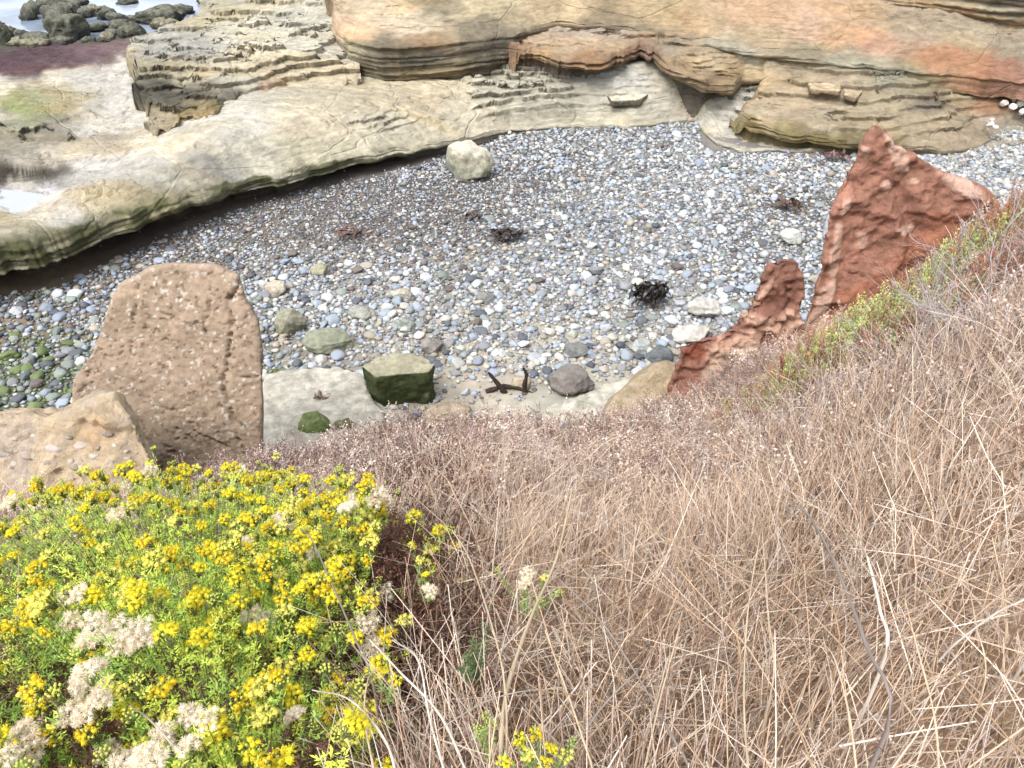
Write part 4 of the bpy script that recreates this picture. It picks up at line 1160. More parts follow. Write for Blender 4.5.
ordw = ['', 'nearest', 'second', 'third', 'fourth', 'fifth', 'sixth', 'seventh', 'eighth', 'ninth', 'tenth']
tot = {}
for cnd in cand: tot[cnd[1:5]] = tot.get(cnd[1:5], 0) + 1
for i, cn, shp, rel, lm, _ in cand:
    key = (cn, shp, rel, lm); seen[key] = seen.get(key, 0) + 1
    if tot[key] == 1: lb = f'{cn} {shp} cobble {rel} {lm}'
    else: lb = f'{cn} {shp} cobble {rel} {lm}, {ordw[min(seen[key], 10)]} such'
    if len(lb.split()) > 16: lb = lb.replace('the small red horn', 'the red horn').replace('in front and ', 'before and ').replace('rounded cobble', 'cobble').replace(' such', '')
    ob = bpy.data.objects.new('cobble', PM[int(pid[i])])
    COL.objects.link(ob)
    M4 = Matrix((prot[i] @ np.diag(pscale[i])).tolist()).to_4x4()
    M4.translation = Vector(ppos[i])
    ob.matrix_world = M4
    ob.color = (*np.clip(pc[i], 0, 1), 1)
    tag(ob, lb, 'cobble', 'largest cobbles on the beach')

# ------------------------------------------------------------------ dead grass and weeds on the slope
STRAW_K = 2.0
M_straw = vc_mat('dry_straw', rough=0.8, spec=0.15, var=0.0, bump=0, translucent=0.35)
M_leaf = vc_mat('green_leaf', rough=0.6, spec=0.3, var=0.0, bump=0, translucent=0.3)
M_petal = vc_mat('petals', rough=0.7, spec=0.15, var=0.0, bump=0, translucent=0.35)
vrng = np.random.default_rng(77)

def stems_np(base, direc, length, bend, rad, nseg=3, taper=0.5, sides=3):
    """many bent stems at once: base (n,3), unit direc (n,3), bend vector (n,3) added with t^2"""
    n = len(base)
    t = np.linspace(0, 1, nseg + 1)
    p = base[:, None] + direc[:, None] * (length[:, None] * t)[..., None] + bend[:, None] * (t ** 2)[None, :, None]
    tg = direc[:, None] * length[:, None, None] + 2 * bend[:, None] * t[None, :, None]
    tg /= np.linalg.norm(tg, axis=-1, keepdims=True)
    ref = np.where(np.abs(tg[..., 2:3]) > .9, np.array([1., 0, 0]), np.array([0, 0, 1.]))
    a = np.cross(tg, ref); a /= np.linalg.norm(a, axis=-1, keepdims=True)
    b = np.cross(tg, a)
    r = rad[:, None] * (1 - (1 - taper) * t)[None]
    th = np.arange(sides) / sides * 2 * math.pi
    v = p[:, :, None] + r[..., None, None] * (np.cos(th)[None, None, :, None] * a[:, :, None] + np.sin(th)[None, None, :, None] * b[:, :, None])
    i = (np.arange(nseg) * sides)[:, None]; j = np.arange(sides)[None]; jn = (j + 1) % sides
    f1 = np.stack([i + j, i + jn, i + sides + jn, i + sides + j], -1).reshape(-1, 4)
    F = f1[None] + (np.arange(n) * (nseg + 1) * sides)[:, None, None]
    return v.reshape(-1, 3), F.reshape(-1, 4), p

def slope_points(nn, y0, y1, rng, mpx=520, dens=None):
    nn = int(nn * 1.15); x = rng.uniform(-7.6, 10.5, nn); y = rng.uniform(y0, y1, nn)
    ye, _ = bluff_edge(x, y)
    z = bluff_z(x, y)
    px, py, f = proj(np.stack([x, y, z], -1))
    k = (y < ye + 0.15) & (px > -mpx) & (px < 1024 + mpx) & (py < 768 + 420) & (y * CP - (z - CZ) * SP > 0.5)
    # not under the sandy lump or the flowering shrubs
    k &= ~((px < 170) & (py < 520))
    if dens is not None: k &= rng.uniform(0, 1, nn) < dens(x, y, px, py)
    return x[k], y[k], z[k], px[k], py[k]

BUSH = [(-1.95, 2.70, 1.12, .86), (-1.20, 1.45, .85, .62), (-.85, 2.10, .60, .60), (-.72, .85, .45, .55), (-1.30, .75, .45, .50)]
def bush_in(x, y, s=0.85):
    k = 0
    for cx, cy, r, h in BUSH:
        k = np.maximum(k, (np.hypot(x - cx, y - cy) < r * s).astype(float))
    return k
def grass_dens(x, y, px, py):
    ep = np.interp(px, [700, 760, 830, 900, 960, 1024, 1100], [426, 382, 338, 296, 254, 214, 170])
    band = sstep(715, 770, px) * np.exp(-((py - ep - 22) / 40.0) ** 2)
    return (1 - bush_in(x, y, .8)) * (1 - .93 * band)

def unit(v): return v / np.linalg.norm(v, axis=-1, keepdims=True)
def straw_cols(n, rng, px, py):
    pal = np.array([alb(210, 184, 150), alb(220, 204, 184), alb(210, 178, 142), alb(196, 176, 162), alb(184, 152, 126), alb(222, 212, 198), alb(150, 116, 92)])
    warm = np.clip(blob(px, py, 800, 620, 300, 170) + .6 * blob(px, py, 660, 640, 160, 160), 0, 1)
    greyp = sstep(560, 430, py) + .8 * blob(px, py, 960, 330, 140, 110)
    greyp = np.clip(greyp, 0, 1.2)
    w = np.stack([.22 + .18 * warm, .30 + 0 * warm, .12 + .14 * warm, .16 + .30 * greyp, .14 + .08 * greyp, .12 + .04 * greyp, .09 + .05 * greyp], 1)
    w /= w.sum(1, keepdims=True)
    pal = pal * .86 + pal.mean(1, keepdims=True) * .14
    i = (rng.uniform(0, 1, n)[:, None] > np.cumsum(w, 1)).sum(1).clip(0, 6)
    return pal[i] * rng.uniform(.8, 1.15, n)[:, None] * STRAW_K * np.array([.96, .96, .98])

def make_straw(name, nn, y0, y1, lrange, rrange, lean, rng, zoff=0.0, nseg=3, flatk=0.0):
    x, y, z, px, py = slope_points(nn, y0, y1, rng, dens=grass_dens)
    n = len(x)
    az = rng.uniform(0, 2 * math.pi, n)
    # clumps share a lean
    lx = -0.06 + 0.30 * vnoise(x * 1.4, y * 1.4, 5) ; ly = 0.35 * vnoise(x * 1.4, y * 1.4, 9)
    t = np.abs(rng.normal(0, lean, n))
    d = unit(np.stack([np.cos(az) * t + lx, np.sin(az) * t + ly - 0.05, np.full(n, 1.0 - flatk * rng.uniform(0, 1, n))], -1))
    L = rng.uniform(*lrange, n) * (0.8 + 0.35 * vnoise(x * 1.1, y * 1.1, 2))
    a2 = rng.uniform(0, 2 * math.pi, n)
    bend = np.stack([np.cos(a2), np.sin(a2), -0.5 * np.ones(n)], -1) * (L * rng.uniform(0.0, 1, n) ** 2 * .7)[:, None]
    r = rng.uniform(*rrange, n)
    base = np.stack([x, y, z + zoff * rng.uniform(0, 1, n) - .02], -1)
    v, f, p = stems_np(base, d, L, bend, r, nseg=nseg)
    c = straw_cols(n, rng, px, py) * np.where((y < 3.2)[:, None], np.array([[1.03, 1.02, 1.0]]), 1.0)
    return v, f, np.repeat(c, (nseg + 1) * 3, 0)

def put(name, parts, label, cat, mat=M_straw):
    off = 0; V, F, C = [], [], []
    for v, f, c in parts:
        V.append(v); F.append(f + off); C.append(c); off += len(v)
    g4 = [f for f in F if f.shape[1] == 4]; g3 = [f for f in F if f.shape[1] == 3]
    fs = ([np.concatenate(g4)] if g4 else []) + ([np.concatenate(g3)] if g3 else [])
    return tag(mesh_np(name, np.concatenate(V), fs, mat, col=np.concatenate(C)), label, cat, kind='stuff')

put('dry_grass', [make_straw('a', 68000, 0.15, 3.4, (.30, .62), (.0011, .0033), .20, vrng),
                  make_straw('b', 42000, 2.6, 8.0, (.18, .38), (.0020, .0042), .30, vrng)],
    'dead straw-coloured grass covering the slope', 'grass')
put('dry_thatch', [make_straw('c', 24000, 0.55, 4.5, (.15, .5), (.0011, .0026), .8, vrng, zoff=.34, flatk=1.0, nseg=2),
                   make_straw('d', 14000, 4.0, 8.0, (.10, .28), (.0018, .0036), .8, vrng, zoff=.22, flatk=1.0, nseg=2)],
    'fallen grey dry stalks criss-crossing on top of the grass', 'thatch')

# branching dead weeds: stem, side twigs and little dry heads
def weeds(nn, y0, y1, hrange, rng, palette, dens=grass_dens, nb=9, rscale=1.0, head=0.006, headn=2):
    x, y, z, px, py = slope_points(nn, y0, y1, rng, dens=dens)
    n = len(x)
    H = rng.uniform(*hrange, n)
    base = np.stack([x, y, z - .02], -1)
    d = unit(np.stack([rng.normal(0, .22, n), rng.normal(-.05, .22, n), np.ones(n)], -1))
    bend = np.stack([rng.normal(0, .2, n), rng.normal(0, .2, n), -.1 * np.ones(n)], -1) * H[:, None]
    pc_ = palette[rng.integers(0, len(palette), n)]
    pc_ = 1.95 * (pc_ * .8 + pc_.mean(1, keepdims=True) * .2) * rng.uniform(.75, 1.2, n)[:, None]
    v, f, p = stems_np(base, d, H, bend, np.full(n, .0022) * rscale, nseg=3)
    out = [(v, f, np.repeat(pc_, 12, 0))]
    # side twigs
    m = n * nb
    own = np.repeat(np.arange(n), nb)
    t = rng.uniform(.35, 1, m)
    b = base[own] + d[own] * (H[own] * t)[:, None] + bend[own] * (t ** 2)[:, None]
    a = rng.uniform(0, 2 * math.pi, m)
    dd = unit(np.stack([np.cos(a) * .8, np.sin(a) * .8, rng.uniform(.3, 1.3, m)], -1))
    L = H[own] * rng.uniform(.12, .42, m)
    bd = np.stack([np.zeros(m), np.zeros(m), L * rng.uniform(-.3, .3, m)], -1)
    v, f, p = stems_np(b, dd, L, bd, np.full(m, .0013) * rscale, nseg=2)
    out.append((v, f, np.repeat(pc_[own] * rng.uniform(.85, 1.15, m)[:, None], 9, 0)))
    # heads at and below twig ends
    tip = p[:, -1]; mid = p[:, 1]
    hp = np.concatenate([tip, mid * .5 + tip * .5] + ([mid] if headn > 2 else [])); hn = len(hp)
    hp = hp + rng.normal(0, .004, hp.shape)
    oc = np.array([[1, 0, 0], [-1, 0, 0], [0, 1, 0], [0, -1, 0], [0, 0, 1.3], [0, 0, -1.]])
    of = np.array([[0, 2, 4], [2, 1, 4], [1, 3, 4], [3, 0, 4], [2, 0, 5], [1, 2, 5], [3, 1, 5], [0, 3, 5]])
    hs = rng.uniform(.5, 1.3, hn) * head
    v = hp[:, None] + np.einsum('nij,vj->nvi', quat_rots(hn, rng, .6), oc) * hs[:, None, None]
    f = of[None] + (np.arange(hn) * 6)[:, None, None]
    hc = np.tile(pc_[own], (hn // m, 1)) * rng.uniform(.7, 1.3, hn)[:, None]
    out.append((v.reshape(-1, 3), f.reshape(-1, 3), np.repeat(hc, 6, 0)))
    return out

PAL_W = np.array([alb(184, 156, 142), alb(200, 180, 166), alb(168, 134, 116), alb(144, 112, 98), alb(212, 196, 184), alb(190, 158, 128)])
def upper_only(x, y, px, py):
    return grass_dens(x, y, px, py) * np.clip(sstep(640, 500, py) + .15, 0, 1)
put('dead_weeds', weeds(13000, 2.6, 8.4, (.14, .34), vrng, PAL_W * 1.1, dens=upper_only, nb=8, rscale=1.5, head=.009), 'brown-grey dead weeds with small dry heads along the upper slope', 'weeds')
put('dead_weeds', weeds(2600, 0.4, 3.0, (.28, .52), vrng, np.array([alb(200, 180, 156), alb(178, 154, 132), alb(214, 196, 172)]), nb=8, rscale=.8, head=.0018), 'pale branching dead weeds among the near straw', 'weeds')
# darker brown weeds standing in front of the slab and along the edge
def edge_only(x, y, px, py):
    return grass_dens(x, y, px, py) * np.clip(blob(px, py, 330, 480, 170, 55) * 1.3 + .7 * blob(px, py, 730, 400, 90, 30), 0, 1)
put('dead_weeds', weeds(16000, 3.2, 8.2, (.16, .36), vrng, np.array([alb(150, 114, 100), alb(130, 100, 92), alb(168, 138, 124), alb(188, 164, 154)]), dens=edge_only, nb=9, rscale=1.4, head=.008), 'dark reddish-brown dead weeds in front of the brown slab', 'weeds')

# ------------------------------------------------------------------ single long stalks one can tell apart
STALKS = [  # pixel path from root to tip, thickness px at the root, tone, label
    ([(500, 800), (505, 700), (530, 620), (556, 560), (568, 510), (572, 488)], 5, 1, 'longest pale stalk, curving up from the bottom edge left of centre to a hooked tip'),
    ([(506, 770), (506, 700), (496, 640), (470, 560), (452, 530)], 3, 1, 'pale stalk crossing behind the longest curved one'),
    ([(890, 720), (868, 650), (846, 590), (826, 545), (806, 512), (790, 505), (786, 512)], 5, 2, 'grey stalk with drooping hooked tip right of centre'),
    ([(884, 660), (880, 610), (868, 560), (860, 545)], 5, 0, 'short thick whitish stalk bent at the top, beneath the grey hooked one'),
    ([(750, 790), (744, 700), (748, 610), (760, 535)], 3, 1, 'tall nearly upright straw stalk just right of the picture middle'),
    ([(772, 690), (768, 610), (762, 530)], 2.5, 1, 'thin upright straw stalk next to a taller one right of the middle'),
    ([(700, 620), (680, 560), (668, 522)], 2.5, 3, 'thin tan stalk leaning left above the middle of the grass'),
    ([(740, 650), (690, 560), (640, 520), (570, 598)][:3], 2.5, 3, 'thin stalk arching left over the middle grass'),
    ([(690, 768), (640, 680), (600, 620), (560, 580)], 3, 2, 'grey stalk leaning left from the bottom edge to the small flower sprig'),
    ([(560, 770), (600, 710), (640, 668), (654, 648)], 3, 2, 'dark grey stalk leaning right across others at bottom centre'),
    ([(600, 790), (570, 700), (545, 630)], 3, 1, 'pale straw stalk rising left at bottom centre'),
    ([(450, 790), (430, 720), (418, 660), (392, 640)], 3.5, 0, 'whitish arched stalk right of the yellow shrub'),
    ([(470, 780), (440, 715), (400, 672), (370, 640)], 3.5, 0, 'long whitish stalk pointing up left at the yellow shrub'),
    ([(400, 790), (385, 740), (350, 700), (312, 690)], 3.5, 0, 'whitish stalk bending low at the shrub foot'),
    ([(380, 800), (365, 720), (368, 680), (378, 668)], 3, 1, 'short straw stalk with a looped tip beside the shrub foot'),
    ([(372, 680), (356, 640), (330, 580), (312, 540), (300, 528)], 3, 2, 'long brown-grey stalk leaning across the right of the yellow shrub'),
    ([(200, 790), (176, 750), (150, 720), (130, 706)], 3.5, 0, 'bleached twig lying over the yellow shrub at the bottom left'),
    ([(820, 790), (790, 700), (772, 640), (758, 610)], 2.5, 3, 'tan stalk leaning left at the bottom right of centre'),
    ([(1060, 600), (1010, 606), (960, 640), (938, 662)], 3.5, 0, 'whitish stick pointing down left at the right margin'),
    ([(1050, 780), (1010, 740), (960, 680), (920, 640)], 3, 3, 'tan stalk leaning left in the bottom right corner'),
    ([(860, 800), (850, 720), (835, 660), (820, 640)], 3, 1, 'straw stalk with bent tip at the bottom right'),
    ([(940, 800), (935, 720), (915, 640), (905, 600)], 3, 1, 'upright straw stalk in the lower right field'),
    ([(980, 700), (975, 620), (962, 560)], 2.5, 1, 'upright straw stalk close to the right margin'),
    ([(840, 640), (800, 560), (780, 520), (770, 500)], 2, 3, 'thin tan stalk left of the grey hooked one'),
    ([(640, 790), (660, 700), (676, 640), (682, 612)], 2.5, 1, 'straw stalk leaning right, bottom centre'),
    ([(570, 700), (540, 690), (490, 700), (430, 735)], 2.5, 0, 'pale stick lying almost flat left of bottom centre'),
    ([(700, 560), (760, 575), (830, 570), (880, 578)], 2, 1, 'straw lying level across the middle right of the grass'),
    ([(900, 610), (940, 590), (1000, 570), (1040, 566)], 2.2, 1, 'straw lying level towards the right margin'),
    ([(860, 540), (900, 520), (960, 505), (1010, 496)], 2.2, 0, 'pale straw crossing the upper right grass'),
    ([(640, 740), (600, 700), (540, 690), (500, 660)], 2.5, 3, 'tan straw sagging left of bottom centre'),
]
def ray_slope(px, py, lift):
    """point on the view ray that hangs lift metres above the slope"""
    u, dy, dz = raydir(px, py)
    t = np.linspace(0.7, 11, 1500)
    h = CZ + dz * t - bluff_z(u * t, dy * t)
    i = int(np.argmax(h < lift)) if (h < lift).any() else len(t) - 1
    return np.array([u * t[i], dy * t[i], CZ + dz * t[i]])
TONE = [1.35 * q_ for q_ in [alb(222, 210, 194), alb(212, 190, 156), alb(160, 146, 138), alb(190, 156, 116)]]
def spline(p, k):
    p = np.asarray(p, float); n = len(p)
    P_ = np.concatenate([[2 * p[0] - p[1]], p, [2 * p[-1] - p[-2]]])
    out = []
    for s_ in np.linspace(0, n - 1 - 1e-6, k):
        i = int(s_); t = s_ - i
        a, b, c, d = P_[i], P_[i + 1], P_[i + 2], P_[i + 3]
        out.append(.5 * ((2 * b) + (-a + c) * t + (2 * a - 5 * b + 4 * c - d) * t * t + (-a + 3 * b - 3 * c + d) * t ** 3))
    return np.array(out)
for pts, w, tone, lb in STALKS:
    k = len(pts)
    lift = np.linspace(.45, .72, k)
    W3 = np.array([ray_slope(a, b, l) for (a, b), l in zip(pts, lift)])
    if pts[0][1] < 768:
        g0 = W3[0].copy(); g0[1] -= .03; g0[2] = float(bluff_z(g0[0], g0[1])) - .02; W3 = np.concatenate([[g0], W3]); k += 1
    W3[:, 1] = np.linspace(W3[0, 1], W3[-1, 1], k) if False else W3[:, 1]
    pp = spline(W3, 24)
    ff = proj(pp)[2].mean()
    rr = w * ff / FPX / 2 * np.linspace(.85, .4, 24) * (1 + .15 * vrng.normal(0, 1, 24).clip(-1, 1))
    v, f = tube(pp, rr, 6)
    o = mesh_np('dry_stalk', v, f, M_straw, col=np.ones((len(v), 3)) * TONE[tone] * (1 + .15 * vrng.uniform(-1, 1, (len(v), 1))))
    tag(o, lb, 'dry stalk', 'single long dry stalks in the foreground')

# ------------------------------------------------------------------ flowering shrubs
def floret(rng, kind, tn=0):
    """one small flower head, about 7 mm: green cup with a ragged tuft"""
    m = Multi()
    v, f = ICO1
    if kind == 'bud':
        m.add(v * np.array([.0026, .0026, .0036]) + np.array([0, 0, .004]), f, alb(214, 220, 80) * 1.3)
    elif kind == 'yellow':
        m.add(v * np.array([.0025, .0025, .0042]), f, alb(150, 166, 62))
        q_ = v * (1 + .5 * rng.uniform(-1, 1, (len(v), 1)))
        tone = [alb(248, 236, 70, 1.0), alb(244, 220, 60, 1.0), alb(250, 244, 130, 1.0)][tn]
        m.add(q_ * np.array([.0049, .0049, .0040]) + np.array([0, 0, .0052]), f, tone * 1.4)
        d = unit(rng.normal(size=(18, 3)) + np.array([0, 0, .9]))
        sv, sf, _ = stems_np(np.tile([[0, 0, .004]], (18, 1)), d, np.full(18, .0078), np.zeros((18, 3)), np.full(18, .0008), nseg=1)
        m.add(sv, sf, tone * 1.3)
    else:
        q_ = v * (1 + .25 * rng.uniform(-1, 1, (len(v), 1)))
        m.add(q_ * np.array([.0052, .0052, .0048]) + np.array([0, 0, .006]), f, 1.5 * [alb(250, 240, 218, 1), alb(240, 218, 188, 1), alb(252, 246, 232, 1)][rng.integers(0, 3)])
        # silky bristles
        d = unit(rng.normal(size=(55, 3)) + np.array([0, 0, .4]))
        sv, sf, _ = stems_np(np.tile([[0, 0, .006]], (55, 1)), d, np.full(55, .0105), np.zeros((55, 3)), np.full(55, .0006), nseg=1)
        m.add(sv, sf, alb(252, 242, 222, 1) * 1.5)
    return m
def cluster_mesh(seed, kind):
    rng = np.random.default_rng(seed)
    m = Multi()
    nf = {'yellow': rng.integers(9, 16), 'bud': rng.integers(8, 13), 'fluff': rng.integers(9, 16)}[kind]
    R = {'yellow': .015, 'bud': .012, 'fluff': .023}[kind]
    for k in range(nf):
        a = k * 2.4; rr = R * math.sqrt((k + .5) / nf)
        o = np.array([rr * math.cos(a), rr * math.sin(a), -.35 * rr + rng.uniform(-.003, .003)])
        kd = kind
        if kind == 'yellow' and rng.uniform() < .3: kd = 'bud'
        fl = floret(rng, kd, seed % 3)
        tilt = Matrix.Rotation(rr / R * .6, 3, Vector((-math.sin(a), math.cos(a), 0)))
        T = np.array(tilt)
        for v, f, c in zip(fl.v, fl.f, fl.c):
            m.add(v @ T.T + o, f - f.min(), c)
        sv, sf, _ = stems_np(np.array([[o[0] * .1, o[1] * .1, -.03]]), unit(np.array([[o[0] * .9, o[1] * .9, .03 + o[2]]])), np.array([np.linalg.norm([o[0] * .9, o[1] * .9, .03 + o[2]])]), np.zeros((1, 3)), np.array([.0007]), nseg=1)
        m.add(sv, sf, alb(150, 160, 84))
    # leafy collar
    for k in range(10):
        a = rng.uniform(0, 6.28); o = np.array([0, 0, -.03 + .02 * rng.uniform()])
        d = np.array([math.cos(a), math.sin(a), rng.uniform(.3, 1)]); L_ = .016
        s_ = np.array([-math.sin(a), math.cos(a), 0]) * .0014
        m.add(np.array([o - s_, o + s_, o + d * L_]), np.array([[0, 1, 2]]), alb(140, 160, 76) * rng.uniform(.8, 1.2))
    k4 = [f for f in m.f if f.shape[1] == 4]; k3 = [f for f in m.f if f.shape[1] == 3]
    return mesh_np('flower_head' if kind != 'fluff' else 'seed_head', np.concatenate(m.v), [np.concatenate(k4), np.concatenate(k3)], M_petal, col=np.concatenate(m.c), link=False)
CM = {k: [cluster_mesh(i * 13 + j, k) for i in range(6)] for j, k in enumerate(('yellow', 'bud', 'fluff'))}

def leaves_np(p0, d, n_per, rng, L=(.011, .025), w=.0022, col=(104, 130, 62), spread=.022, t0=.25):
    """small narrow leaves up each stem; p0 (n,3) base, d (n,3) full stem vector"""
    n = len(p0); m = n * n_per
    own = np.repeat(np.arange(n), n_per)
    t = rng.uniform(t0, 1, m)
    o = p0[own] + d[own] * t[:, None] + rng.normal(0, .002, (m, 3))
    a = rng.uniform(0, 2 * math.pi, m)
    ud = unit(d)[own]
    out = np.stack([np.cos(a), np.sin(a), np.zeros(m)], -1)
    dirv = unit(out + ud * rng.uniform(.2, 1.1, m)[:, None])
    Lm = rng.uniform(*L, m)[:, None]
    side = unit(np.cross(dirv, ud + 1e-3)) * w * rng.uniform(.7, 1.4, m)[:, None]
    v = np.stack([o - side * .5, o + dirv * Lm * .5 - side, o + dirv * Lm, o + dirv * Lm * .5 + side], 1)
    f = np.array([[0, 1, 2, 3]])[None] + (np.arange(m) * 4)[:, None, None]
    c = np.asarray(col)
    if c.ndim == 1: c = np.tile(c, (n, 1))
    cc = c[own] * rng.uniform(.65, 1.35, m)[:, None]
    return v.reshape(-1, 3), f.reshape(-1, 4), np.repeat(cc, 4, 0)

def add_part(mesh, name, root, loc, rng, scale, tilt):
    o = bpy.data.objects.new(name, mesh)
    COL.objects.link(o)
    o.parent = root
    o.location = loc
    o.rotation_euler = (rng.normal(0, tilt), rng.normal(0, tilt), rng.uniform(0, 6.28))
    o.scale = (scale,) * 3
    return o

def shrub(cx, cy, r, h, label, seed, ntip, fluff_at=(), dead_at=(), yellow=.42, squash=1.0):
    rng = np.random.default_rng(seed)
    gz = float(bluff_z(cx, cy))
    root = empty('flowering_shrub', (cx, cy, gz))
    tag(root, label, 'shrub', 'yellow-flowering shrubs on the slope')
    # tips on a lumpy dome
    k = np.arange(ntip)
    rr = r * np.sqrt((k + .5) / ntip); th = k * 2.39996 + rng.normal(0, .25, ntip)
    x = cx + rr * np.cos(th) + rng.normal(0, .02, ntip); y = cy + rr * np.sin(th) * squash + rng.normal(0, .02, ntip)
    e = rr / r
    top = h * (1 - .55 * e ** 3) * (1 + .16 * vnoise(x * 4, y * 4, seed)) + rng.normal(0, .025, ntip) + (rng.uniform(0, 1, ntip) < .15) * rng.uniform(.05, .18, ntip)
    tips = np.stack([x, y, bluff_z(x, y) * .75 + gz * .25 + top], -1)
    bx_, by_ = cx + (x - cx) * .55, cy + (y - cy) * .55
    base = np.stack([bx_, by_, bluff_z(bx_, by_) + .03], -1)
    px, py, ff = proj(tips)
    dead = np.zeros(ntip)
    for a, b, rx, ry in dead_at: dead = np.maximum(dead, blob(px, py, a, b, rx, ry))
    dead = dead > rng.uniform(.25, .8, ntip)
    g = 2.6 * np.array([alb(154, 170, 70, 1), alb(122, 148, 66, 1), alb(178, 188, 78, 1), alb(112, 138, 64, 1)])
    col = g[rng.integers(0, 4, ntip)] * (1 + .2 * vnoise(x * 3, y * 3, 4))[:, None]
    col[dead] = np.array([alb(112, 70, 50), alb(134, 90, 62)])[rng.integers(0, 2, dead.sum())]
    vec = tips - base
    loc = np.array([cx, cy, gz])
    sv, sf, _ = stems_np(base - loc, unit(vec), np.linalg.norm(vec, axis=1) * .98, np.zeros_like(vec), np.full(ntip, .0018), nseg=3, taper=.5)
    mesh_np('stems', sv, sf, M_leaf, col=np.repeat(np.where(dead[:, None], alb(120, 84, 66), alb(146, 140, 84)), 12, 0), parent=root)
    lv, lf, lc = leaves_np(base - loc, vec, 46, rng, col=col, t0=.30)
    # leafy side shoots near the tips
    m = ntip * 3; own = np.repeat(np.arange(ntip), 3)
    sb = base[own] + vec[own] * rng.uniform(.55, .9, m)[:, None]
    a = rng.uniform(0, 6.28, m); sl = rng.uniform(.04, .08, m)[:, None]
    svec = unit(np.stack([np.cos(a) * .6, np.sin(a) * .6, np.ones(m)], -1)) * sl
    l2v, l2f, l2c = leaves_np(sb - loc, svec, 12, rng, col=col[own], t0=.05)
    mesh_np('leaves', np.concatenate([lv, l2v]), np.concatenate([lf, l2f + len(lv)]), M_leaf, col=np.concatenate([lc, l2c]), parent=root)
    # heads: which are open, budding or gone to fluff
    kind = np.full(ntip, -1)
    u = rng.uniform(0, 1, ntip)
    patch = vnoise(x * 5 + 7, y * 5, seed) * .5
    kind[u < yellow * .92 + .35 * patch] = 0
    kind[(u > .64)] = 1
    fl = np.zeros(ntip)
    for a, b, rx, ry in fluff_at: fl = np.maximum(fl, blob(px, py, a, b, rx, ry))
    kind[(fl > rng.uniform(.2, .7, ntip))] = 2
    kind[(rng.uniform(0, 1, ntip) < .03) & (kind == 0)] = 2
    kind[dead & (kind == 1)] = -1
    idx = np.where((kind >= 0) & (~dead | (rng.uniform(0, 1, ntip) < .25) | (kind == 2)))[0]
    vis = idx[(px[idx] > -80) & (py[idx] < 800)]
    order = vis[np.argsort(ff[vis] + (kind[vis] == 1) * 10 - (kind[vis] == 2) * .3)]
    partset = set(order[:100].tolist())
    # mix: heads beyond the hundred are merged into one part
    V, F4, F3, C, off = [], [], [], [], 0
    for i in idx:
        kk = ('yellow', 'bud', 'fluff')[kind[i]]
        me = CM[kk][rng.integers(0, 6)]
        s_ = rng.uniform(.9, 1.4) * (1.5 if kk == 'yellow' else 1.15)
        if i in partset:
            add_part(me, 'seed_head' if kk == 'fluff' else 'flower_head', root, tuple(tips[i] - loc), rng, s_, .3)
        else:
            key = me.name
            if key not in CACHE:
                n_ = len(me.vertices); co = np.zeros(n_ * 3, np.float32); me.vertices.foreach_get('co', co)
                cc = np.zeros(n_ * 4, np.float32); me.color_attributes['Col'].data.foreach_get('color', cc)
                nl = np.array([p.loop_total for p in me.polygons]); ls = np.zeros(len(me.loops), np.int32); me.loops.foreach_get('vertex_index', ls)
                n4 = int((nl == 4).sum())
                CACHE[key] = (co.reshape(-1, 3), cc.reshape(-1, 4)[:, :3], ls[:n4 * 4].reshape(-1, 4), ls[n4 * 4:].reshape(-1, 3))
            co, cc, f4, f3 = CACHE[key]
            R = np.array(Matrix.Rotation(rng.uniform(0, 6.28), 3, 'Z')) @ np.array(Matrix.Rotation(rng.normal(0, .3), 3, 'X'))
            V.append(co @ R.T * s_ + (tips[i] - loc)); C.append(cc); F4.append(f4 + off); F3.append(f3 + off); off += len(co)
    if V:
        tag(mesh_np('flower_heads', np.concatenate(V), [np.concatenate(F4), np.concatenate(F3)], M_petal, col=np.concatenate(C), parent=root), kind='stuff')
    return root
CACHE = {}
shrub(*BUSH[0], 'large shrub with dense yellow flower heads at the far left, before the sandy lump', 1, 680, fluff_at=[(125, 487, 10, 6)], yellow=.40)
shrub(*BUSH[1], 'green shrub at the left margin with yellow flowers and many fluffy cream seed heads', 2, 460,
      fluff_at=[(95, 625, 28, 20), (35, 658, 24, 14), (130, 640, 22, 20), (100, 680, 28, 22), (190, 680, 24, 20), (70, 710, 22, 16), (155, 655, 16, 12)], dead_at=[(60, 730, 90, 30), (10, 700, 40, 40)], yellow=.42)
shrub(*BUSH[2], 'yellow-flowering shrub in the middle with reddish-brown dead twigs on its right side', 3, 290,
      fluff_at=[(382, 498, 22, 10), (350, 500, 10, 8), (285, 520, 14, 6), (345, 610, 22, 12), (262, 612, 12, 8), (215, 518, 10, 6)], dead_at=[(400, 560, 34, 90), (370, 640, 50, 60), (330, 700, 60, 50)], yellow=.48)
shrub(*BUSH[3], 'low yellow-flowering shrub nearest the bottom edge with fluffy heads on its left', 4, 190, fluff_at=[(180, 735, 30, 26), (130, 760, 30, 20)],
      dead_at=[(60, 770, 60, 40), (320, 760, 60, 50)], yellow=.5)

shrub(*BUSH[4], 'low shrub in the bottom left corner, half dead and reddish brown, with few yellow flowers', 5, 170, fluff_at=[(20, 745, 20, 20)], dead_at=[(70, 735, 60, 30)], yellow=.35)
